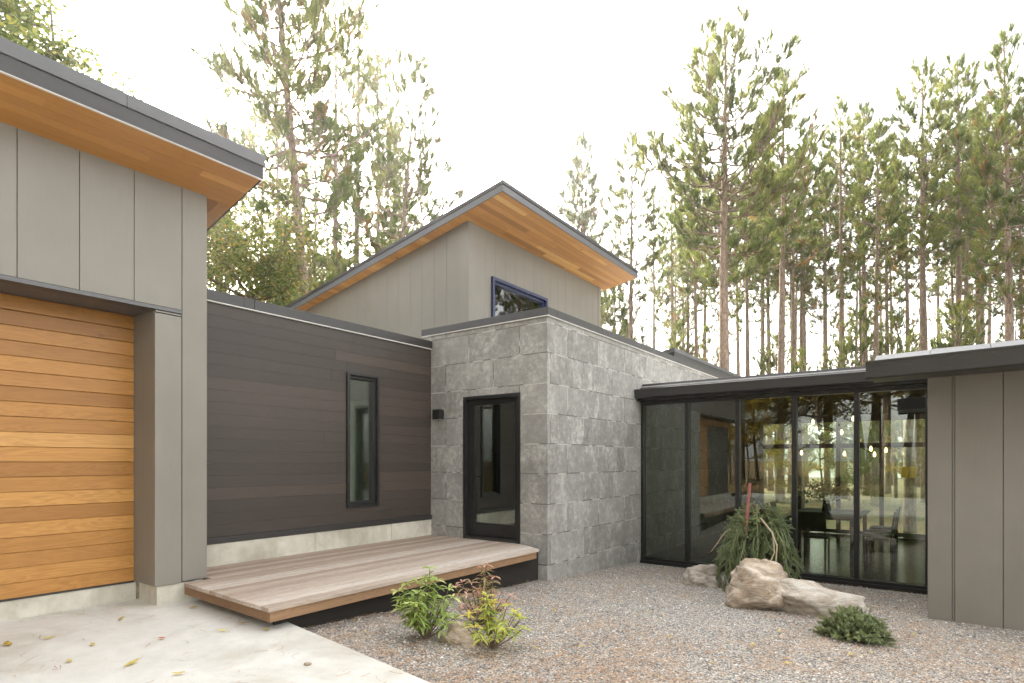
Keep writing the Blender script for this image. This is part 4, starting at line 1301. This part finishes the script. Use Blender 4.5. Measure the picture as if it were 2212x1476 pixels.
for i, (x, y, H) in enumerate([(-29.7, 15.4, 22), (-29.4, 20.6, 22.8), (-33.8, 19.8, 24), (-27.5, 25, 22), (-31, 29, 23), (-37, 25, 25)]):
    plant_pine(keys[i % 5], x, y, H, rnd.uniform(0, 6.28), "hazy distant pine behind the left-hand group near the glare", "hazy distant pines on the left")

def leafy_meshes(H, RC, cb, seed, mat, nclump, per, ls, tr=.12):
    r = random.Random(seed)
    tk, cr = MB(), MB()
    pts = [Vector((.12 * math.sin(i * 1.1 + seed), .12 * math.cos(i * .9 + seed), H * .92 * i / 8 - .3 * (i == 0))) for i in range(9)]
    tk.tube(pts, [max(.012, tr * (1 - i / 9)) for i in range(9)], 8, .5, wob=.08, rnd=r)
    ends = []
    for b in range(int(16 + H * 2.2)):
        z = r.uniform(cb, H * .9); i = min(7, int(z / (H * .92) * 8))
        p0 = pts[i].lerp(pts[i + 1], .5)
        a = r.uniform(0, 6.28); t = (z - cb) / (H - cb)
        L = RC * (1.05 - .65 * t) * r.uniform(.6, 1.1)
        e = p0 + Vector((math.cos(a) * L, math.sin(a) * L, L * r.uniform(.2, .8)))
        mid = p0.lerp(e, .5) + Vector((r.uniform(-.1, .1), r.uniform(-.1, .1), -.05)) * L
        tk.tube([p0, mid, e], [.012 * RC + .01, .007 * RC + .008, .006], 4, .3, cap=False)
        for f in (.4, .55, .7, .85, 1.0):
            c = (p0.lerp(mid, f * 2) if f < .5 else mid.lerp(e, f * 2 - 1))
            ends.append(c)
            d = Vector((r.gauss(0, 1), r.gauss(0, 1), r.gauss(.2, .7))).normalized()
            e2 = c + d * r.uniform(.2, .45) * min(1.5, RC) * .7
            tk.tube([c, e2], [.010, .004], 3, .3, cap=False)
            ends.append(e2)
    for _ in range(nclump):
        c = r.choice(ends) + Vector((r.gauss(0, .09), r.gauss(0, .09), r.gauss(0, .08))) * RC * .5
        tn = r.random()
        for _ in range(per):
            p = c + Vector((r.gauss(0, .14), r.gauss(0, .14), r.gauss(0, .09))) * min(1.2, .5 + .3 * RC)
            d = Vector((r.gauss(0, 1), r.gauss(0, 1), r.gauss(-.1, .6))).normalized()
            s = d.cross(Vector((r.gauss(0, .5), r.gauss(0, .5), 1))).normalized()
            l = ls * r.uniform(.7, 1.3)
            cr.face([p - d * l * .5, p + s * l * .3, p + d * l * .5, p - s * l * .3], min(1, max(0, tn + r.uniform(-.2, .2))))
    return tk.mesh("trunk", M['twig'], True), cr.mesh("crown", mat)
LEAFY = {
 'maple': (9.0, leafy_meshes(9.0, 2.1, 2.5, 201, M['leaf_green'], 5200, 10, .085)),
 'bush1': (5.0, leafy_meshes(5.0, 1.9, .5, 202, M['leaf_bush'], 2600, 10, .058, .06)),
 'bush2': (6.0, leafy_meshes(6.0, 1.7, .6, 203, M['leaf_bush'], 2600, 10, .058, .06)),
 'autumn': (9.5, leafy_meshes(9.5, 3.4, 2.2, 204, M['leaf_yellow'], 1500, 9, .12)),
}
def plant_leafy(key, x, y, H, rz, label, group=None, base=-.3, name="leafy_tree"):
    h0, (mt, mc) = LEAFY[key]
    o = empty(name, (x, y, base), label, "tree", group)
    s = H / h0; o.scale = (s, s, s); o.rotation_euler = (0, 0, rz)
    for nm, me in (("trunk", mt), ("crown", mc)):
        c = bpy.data.objects.new(nm, me); COL.objects.link(c); c.parent = o
    return o
plant_leafy('maple', -16.2, 4.3, 13.5, 0.5, "yellow-green broadleaf tree rising behind the garage roof", None)
plant_leafy('maple', -18.0, 2.4, 15.0, 2.5, "taller yellowing broadleaf tree at the photo's top left corner", None)
BUSH = [(-14.5, 8.5, 6.0), (-15.5, 10.8, 6.6), (-16.2, 12.3, 6.2), (-17.5, 9.2, 7.4), (-19, 12, 7.6), (-18.5, 14, 7.2), (-17, 15.5, 7.0), (-21, 10.5, 8.4), (-22, 14, 8.6), (-21, 17.5, 8.2), (-19.5, 19, 8.0), (-25, 13, 9.2), (-26, 18, 9.4), (-17.5, 18.5, 7.4), (-24, 23, 9.0), (-15.2, 13.8, 5.6)]
for i, (x, y, H) in enumerate(BUSH):
    if i % 3:
        plant_pine(('young2', 'young1')[i // 2 % 2], x, y, H * 1.36, rnd.uniform(0, 6.28), "young pine in the undergrowth between the left-hand pine trunks", "young pines behind the dark wall", name="young_pine")
        continue
    plant_leafy(('bush1', 'bush2')[i // 2 % 2], x, y, H * 1.36, rnd.uniform(0, 6.28), "bushy green undergrowth tree between the left-hand pine trunks", "undergrowth trees behind the dark wall", name="undergrowth_tree")
# seen through the dining room and reflected in the glass
for i, (x, y, H) in enumerate([(-4.5, 24, 3.2), (-2.5, 25, 3.6), (0.5, 24.5, 3.0), (2.8, 26, 3.6), (-6.5, 27, 4.0), (4.5, 25, 3.5), (-1.0, 33, 4.5), (1.8, 35, 5.0), (-5, 34, 5), (6.5, 30, 5)]):
    plant_leafy(('autumn', 'bush1')[i % 2], x, y, H, rnd.uniform(0, 6.28), "low autumn-coloured tree by the lake seen through the dining room", "low lakeside trees", name="lakeside_tree")
MA = [(-6.5, -11.5, 13), (-2.6, -12.5, 14), (1.2, -11, 13), (5.2, -12.0, 13), (9.5, -12.5, 14), (-11, -13, 14), (3.2, -16, 16), (-5, -17, 16), (-4.6, -10.8, 11), (-.7, -11.8, 12), (-8.6, -12.2, 13), (-3.4, -15, 15), (-7.2, -15.5, 15), (-1.2, -15.5, 15)]
for i, (x, y, H) in enumerate(MA):
    plant_leafy('autumn', x, y, H, rnd.uniform(0, 6.28), "autumn tree across the driveway mirrored in the glass wall", "trees mirrored in the glass wall", base=.5)
for i, (x, y, H) in enumerate([(-7.4, -9.2, 5), (-8.6, -10.4, 6), (-9.8, -9.0, 6), (-10.8, -11.5, 7), (-6.8, -13.5, 6), (-12.5, -10, 7), (-8.2, -14, 8)]):
    plant_leafy('autumn', x, y, H, rnd.uniform(0, 6.28), "low autumn tree beyond the garage mirrored in the glass wall", "low trees mirrored in the glass wall", base=.3)
MP = [(-9, -14, 20), (-4.4, -13, 19), (-2.8, -16, 21), (-.8, -13, 20), (0.8, -14.5, 20), (3.4, -13.5, 20), (5.5, -15, 20), (7.2, -12.6, 19), (9, -16, 21), (12, -14, 20), (-13.5, -16, 21), (1.8, -18, 22), (-7, -18, 22), (-1.9, -11.6, 18), (4.4, -11.4, 18), (-11, -19, 22), (6.5, -19, 22), (11, -20, 22), (15, -17, 21)]
for i, (x, y, H) in enumerate(MP):
    plant_pine(('col2', 'col1', 'right')[i % 3], x, y, H, rnd.uniform(0, 6.28), "pine across the driveway mirrored in the glass wall", "pines mirrored in the glass wall", base=.5)

for i, (x, y, H) in enumerate([(7, 28, 18), (9.5, 33, 20), (11, 36, 21), (8, 40, 21), (13, 30, 19), (10, 26, 18), (15, 34, 20)]):
    plant_pine(('col1', 'right', 'col2')[i % 3], x, y, H, rnd.uniform(0, 6.28), "pine mirrored in the navy upper window", "pines mirrored in the upper window")

# ================================================================== GARDEN PLANTS
def whorl_plant(name, loc, H, W, stems, mats, seed, label, leafL=.085, tops=None):
    r = random.Random(seed)
    st, lv = MB(), MB()
    root = empty(name, loc, label, "plant")
    for s in range(stems):
        a = r.uniform(0, 6.28); rr = W * .5 * (r.random() ** .6)
        h = H * r.uniform(.35, 1.0) * (1 - .45 * (rr / (W * .5)) ** 2)
        if s == 0: h, rr = H, W * .08
        e = Vector((math.cos(a) * rr, math.sin(a) * rr, h))
        p = [Vector((math.cos(a) * rr * .25 * u, math.sin(a) * rr * .25 * u, 0)).lerp(e, u) for u in (0, .35, .7, 1)]
        st.tube(p, [.006, .005, .004, .003], 5, .3)
        lv_n = max(2, int(h / .075))
        for q in range(lv_n):
            u = 1 - (q / lv_n) * .75
            i = min(2, int(u * 3)); c = p[i].lerp(p[i + 1], min(1, u * 3 - i)) if u < 1 else p[3]
            n = r.randint(6, 8) if q % 2 == 0 else r.randint(3, 5)
            base = r.random() * .5 + .35 * (q == 0) 
            for k_ in range(n):
                az = 6.283 * k_ / n + r.uniform(-.3, .3)
                el = R(r.uniform(5, 45)) if q == 0 else R(r.uniform(-25, 25))
                d = Vector((math.cos(az) * math.cos(el), math.sin(az) * math.cos(el), math.sin(el)))
                sd_ = Vector((-math.sin(az), math.cos(az), 0))
                up = sd_.cross(d) * -1
                L = leafL * r.uniform(.7, 1.2); w = L * r.uniform(.11, .15)
                tn = min(1, max(0, base + r.uniform(-.2, .25)))
                prev = None
                for (uu, ww) in ((0.03, .12), (.3, .75), (.6, 1.0), (.82, .6), (1.0, .0)):
                    cc = c + d * L * uu + Vector((0, 0, -.35 * L * uu * uu))
                    row = (cc + sd_ * w * ww + up * w * .35 * ww, cc, cc - sd_ * w * ww + up * w * .35 * ww)
                    if prev:
                        if ww > 0:
                            lv.face([prev[0], row[0], row[1], prev[1]], tn); lv.face([prev[1], row[1], row[2], prev[2]], tn)
                        else:
                            lv.face([prev[0], row[1], prev[1]], tn); lv.face([prev[1], row[1], prev[2]], tn)
                    prev = row
    o = st.build("stem", M['twig']); o.parent = root
    o = lv.build("leaves", mats); o.parent = root
    return root
whorl_plant("leafy_shrub", (-3.46, 3.50, .15), .60, .58, 24, M['azalea'], 31, "lime green leafy shrub left of the small rock by the deck", .10)
whorl_plant("leafy_shrub", (-3.42, 4.18, .12), .56, .60, 22, M['azalea_red'], 32, "pinkish red-leaved shrub behind the small rock")
whorl_plant("leafy_shrub", (-2.88, 3.66, .14), .42, .56, 18, M['azalea_gold'], 33, "yellow and lime shrub on the right of the small rock", .09)

def brush(mb, a, b, r, ln, n, w, t):
    d = (b - a); L = d.length
    if L < 1e-5: return
    d.normalize(); u = d.orthogonal().normalized(); v = d.cross(u)
    for _ in range(n):
        f = r.random(); an = r.uniform(0, 6.283)
        s = u * math.cos(an) + v * math.sin(an)
        dr = (d * r.uniform(.35, .8) + s).normalized()
        p = a + d * (f * L); tip = p + dr * ln * r.uniform(.7, 1.1)
        q = dr.cross(d).normalized() * w
        k_ = len(mb.v); mb.v.extend((tuple(p - q), tuple(p + q), tuple(tip)))
        mb.f.append((k_, k_ + 1, k_ + 2)); mb.t.append(min(1, max(0, t + r.uniform(-.15, .15))))
def weeping_spruce():
    r = random.Random(77)
    root = empty("weeping_spruce", (-1.97, 8.22, -.1), "weeping spruce with drooping branches around the red stake behind the boulders", "tree")
    st, lv = MB(), MB()
    top = Vector((.02, 0, 1.02))
    st.tube([(0, 0, -.05), (.02, .02, .4), (-.02, .0, .8), top], [.035, .03, .022, .014], 8, .5)
    for b in range(64):
        az = r.uniform(0, 6.283)
        reach = r.uniform(.18, .62)
        h0 = r.uniform(.72, 1.06)
        rise = r.uniform(.0, .16)
        endz = r.uniform(.02, .45) if r.random() < .8 else r.uniform(.4, .7)
        hd = Vector((math.cos(az), math.sin(az), 0))
        pts = []
        for i in range(9):
            u = i / 8
            rr = reach * (1 - (1 - u) ** 1.9)
            z = h0 + rise * math.sin(math.pi * min(1, u * 1.8)) - (h0 - endz) * max(0, (u - .22) / .78) ** 1.25
            pts.append(hd * rr + Vector((r.uniform(-.012, .012), r.uniform(-.012, .012), z)))
        st.tube(pts, [.010 * (1 - .75 * i / 8) + .002 for i in range(9)], 4, .6, cap=False)
        tn = r.choice([.15, .3, .45, .6])
        for i in range(2, 8):
            for q in range(5):
                c = pts[i].lerp(pts[i + 1], r.random())
                d = (hd * r.uniform(-.1, .5) + Vector((r.gauss(0, .5), r.gauss(0, .5), -1.0))).normalized()
                if i < 4: d = (hd * r.uniform(.2, .8) + Vector((r.gauss(0, .5), r.gauss(0, .5), r.uniform(-.3, .4)))).normalized()
                L = r.uniform(.06, .15)
                e = c + d * L
                if e.z < .0: e.z = .01
                lv.tube([c, e], [.008, .005], 4, tn, cap=False)
                brush(lv, c, e, r, .024, int(L * 520), .0038, tn + (.2 if i > 6 else 0))
            brush(lv, pts[i], pts[i + 1], r, .026, 60, .0038, tn)
            lv.tube([pts[i], pts[i + 1]], [.011, .011], 4, tn, cap=False)
        brush(lv, pts[7], pts[8], r, .026, 70, .0038, tn + .25)
    for _ in range(6):
        d = Vector((r.gauss(0, .5), r.gauss(0, .5), .8)).normalized()
        c = top + Vector((r.uniform(-.2, .2), r.uniform(-.1, .1), -.02)); e = c + d * r.uniform(.08, .16)
        st.tube([c - Vector((0, 0, .1)), e], [.004, .002], 4, .5, cap=False)
        brush(lv, c, e, r, .026, 80, .0038, .7)
    o = st.build("branch", M['twig']); o.parent = root
    o = lv.build("needles", M['spruce']); o.parent = root
    # pale bare leading branches hanging over the front
    bb = MB()
    for pts in ([(.10, -.25, 1.0), (.28, -.42, .84), (.33, -.55, .62), (.26, -.66, .40), (.26, -.86, .22), (.33, -1.02, .12)],
                [(-.12, -.15, .98), (-.36, -.22, .78), (-.52, -.30, .52)], [(.28, -.44, .84), (.36, -.55, .70), (.36, -.62, .52), (.40, -.80, .30)]):
        P = [Vector(p) for p in pts]
        bb.tube(P, [.012 * (1 - .6 * i / (len(P) - 1)) for i in range(len(P))], 6, .9)
    o = bb.build("bare_branch", M['pale_twig']); o.parent = root
    lv = MB()
    for _ in range(26):
        c = Vector((.33 + r.gauss(0, .05), -1.0 + r.gauss(0, .05), .16 + r.gauss(0, .06)))
        e = c + Vector((r.gauss(0, .04), r.gauss(0, .03) - .03, -r.uniform(.05, .12)))
        brush(lv, c, e, r, .024, 60, .0038, r.choice([.3, .5]))
    o = lv.build("hanging_tip", M['spruce']); o.parent = root
weeping_spruce()
def nest_spruce():
    r = random.Random(78)
    root = empty("dwarf_spruce", (-.64, 6.10, -.02), "low flat-topped dwarf spruce on the gravel in front of the pale boulder", "shrub")
    st, lv = MB(), MB()
    for b in range(230):
        az = r.uniform(0, 6.283); el = R(r.uniform(18, 85)) if r.random() < .8 else R(r.uniform(5, 30))
        L = .295 * r.uniform(.75, 1.05)
        d = Vector((math.cos(az) * math.cos(el), math.sin(az) * math.cos(el), math.sin(el) * .95))
        p0 = Vector((r.uniform(-.05, .05), r.uniform(-.05, .05), .02))
        pts = [p0, p0 + d * L * .5 + Vector((0, 0, .02)), p0 + d * L]
        st.tube(pts, [.005, .004, .002], 4, .3, cap=False)
        tn = r.choice([.15, .35, .5])
        brush(lv, pts[1], pts[2], r, .022, 70, .0035, tn)
        for q in range(6):
            c = pts[1].lerp(pts[2], r.uniform(-.3, 1)); dd = (d + Vector((r.gauss(0, .6), r.gauss(0, .6), r.gauss(0, .25)))).normalized()
            e = c + dd * r.uniform(.03, .08)
            lv.tube([c, e], [.006, .003], 4, tn + .1, cap=False)
            brush(lv, c, e, r, .021, 40, .0035, tn + r.uniform(0, .25))
    o = st.build("branch", M['twig']); o.parent = root
    o = lv.build("needles", M['spruce']); o.parent = root
nest_spruce()
m = MB()
a, b = Vector((-2.10, 7.95, .15)), Vector((-1.985, 7.90, 1.35))
m.tube([Vector((-2.13, 7.96, -.25)), a, b], [.021, .021, .019], 8, .5)
tag(m.build("stake", M['stake']), "leaning faded red stake standing in the weeping spruce", "stake")

# ================================================================== DINING ROOM FURNITURE
FZ = -0.10
tb = empty("dining_table", (-1.75, 12.6, FZ), "long dark dining table seen through the glass wall", "table")
m = MB(); m.box(-2.35, -1.15, 11.5, 13.8, FZ + .71, FZ + .75); m.build("tabletop", M['dark_wood'], tb, bevel=.004)
for x in (-2.27, -1.23):
    for y in (11.6, 13.7):
        m = MB(); m.box(x - .035, x + .035, y - .035, y + .035, FZ, FZ + .709); m.build("leg", M['dark_wood'], tb)
def chair_proto():
    root = empty("dining_chair", (0, 0, 0), "x", "chair")
    m = MB(); m.box(-.22, .22, -.22, .22, .43, .47); o = m.build("seat", M['dark_wood'], bevel=.006); o.parent = root
    m = MB(); m.prism([(.20, .55), (.225, .55), (.27, .88), (.245, .88)], 'x', -.21, .21); o = m.build("backrest", M['dark_wood'], bevel=.004); o.parent = root
    for x in (-.19, .19):
        for y in (-.19, .19):
            m = MB()
            if y > 0: m.tube([(x, .20, 0), (x, .20, .45), (x, .25, .87)], [.014, .016, .012], 8)
            else: m.tube([(x, y, 0), (x, y, .44)], [.013, .016], 8)
            o = m.build("leg", M['dark_wood'], smooth=True); o.parent = root
    return root
ch = chair_proto()
spots = [(-2.62, 12.0, 1.57, "dark dining chair on the table's left side nearest the glass"), (-2.62, 12.65, 1.57, "dark dining chair in the middle of the table's left side"), (-2.62, 13.3, 1.57, "dark dining chair on the table's left side farthest from the glass"),
         (-.88, 12.0, -1.57, "dark dining chair on the table's right side nearest the glass"), (-.88, 12.65, -1.57, "dark dining chair in the middle of the table's right side"), (-.88, 13.3, -1.57, "dark dining chair on the table's right side farthest from the glass"),
         (-1.75, 11.2, 3.14, "dark dining chair at the table's near end behind the glass")]
for i, (x, y, rz, lb) in enumerate(spots):
    o = ch if i == 0 else copy_tree(ch)
    o.location = (x, y, FZ); o.rotation_euler = (0, 0, rz)
    tag(o, lb, "chair", "chairs around the dining table")
vs = empty("flower_vase", (-1.75, 12.5, FZ + .75), "glass vase with a dark leafy bouquet standing on the dining table", "vase")
m = MB(); m.tube([(-1.75, 12.5, FZ + .752), (-1.75, 12.5, FZ + .80), (-1.75, 12.5, FZ + .95), (-1.75, 12.5, FZ + 1.0)], [.06, .085, .06, .07], 14)
m.build("vase", M['dark_wood'], vs, smooth=True)
r = random.Random(5); m = MB()
for _ in range(420):
    p = Vector((-1.75 + r.gauss(0, .22), 12.5 + r.gauss(0, .16), FZ + 1.17 + r.gauss(0, .09)))
    d = Vector((r.gauss(0, 1), r.gauss(0, 1), r.gauss(0, 1))).normalized(); s = d.orthogonal().normalized()
    m.face([p - d * .035, p + s * .018, p + d * .035, p - s * .018], r.random() * .5)
m.build("bouquet", M['spruce'], vs)
chn = empty("chandelier", (-1.55, 12.5, 2.74), "branching black chandelier with glowing globe bulbs over the dining table", "chandelier")
m = MB(); m.tube([(-1.55, 12.5, 2.735), (-1.55, 12.5, 2.05)], [.012, .012], 8)
ends = [(-1.95, 12.3, 2.38), (-1.88, 12.2, 2.24), (-1.30, 12.4, 2.42), (-1.45, 12.1, 2.16), (-2.20, 12.6, 1.80), (-1.50, 12.9, 1.78), (-1.02, 12.4, 1.86), (-.98, 12.6, 1.76), (-.82, 12.9, 1.84)]
for e in ends: m.tube([(-1.55, 12.5, 2.1 + .1 * (e[2] > 2.1)), e], [.008, .007], 6)
m.build("arm", M['black'], chn)
for e in ends:
    m = MB(); c = Vector(e)
    m.tube([c + Vector((0, 0, -.045)), c + Vector((0, 0, -.035)), c + Vector((0, 0, 0)), c + Vector((0, 0, .03)), c + Vector((0, 0, .05))], [.005, .018, .025, .017, .006], 10)
    m.build("bulb", M['bulb'], chn, smooth=True)
# pine trunk with yellow plates beyond the rear window
pst = empty("marker_post", (-.62, 17.6, -.25), "dark wooden post with two yellow plates beyond the rear window", "post")
m = MB(); m.tube([(-.62, 17.6, -.3), (-.62, 17.6, 3.4)], [.15, .13], 12); m.build("post", M['bark'], pst, smooth=True)
for x in (-.74, -.56):
    m = MB(); m.box(x - .06, x + .075, 17.43, 17.445, 1.22, 1.50); m.build("plate", M['yellow'], pst)

# ================================================================== HAZE
m = MB(); m.box(-960, 960, -960, 960, -2.0, 45.0)
hz_o = m.build("haze", None)
hm = bpy.data.materials.new("haze_air"); hm.use_nodes = True
ht = hm.node_tree; ht.nodes.clear()
ho = ht.nodes.new("ShaderNodeOutputMaterial"); hv = ht.nodes.new("ShaderNodeVolumePrincipled")
hv.inputs['Color'].default_value = (1.0, 0.99, 0.97, 1)
hv.inputs['Density'].default_value = 0.0010
hv.inputs['Anisotropy'].default_value = 0.88
ht.links.new(hv.outputs[0], ho.inputs['Volume'])
hz_o.data.materials.clear(); hz_o.data.materials.append(hm)
tag(hz_o, kind='stuff')
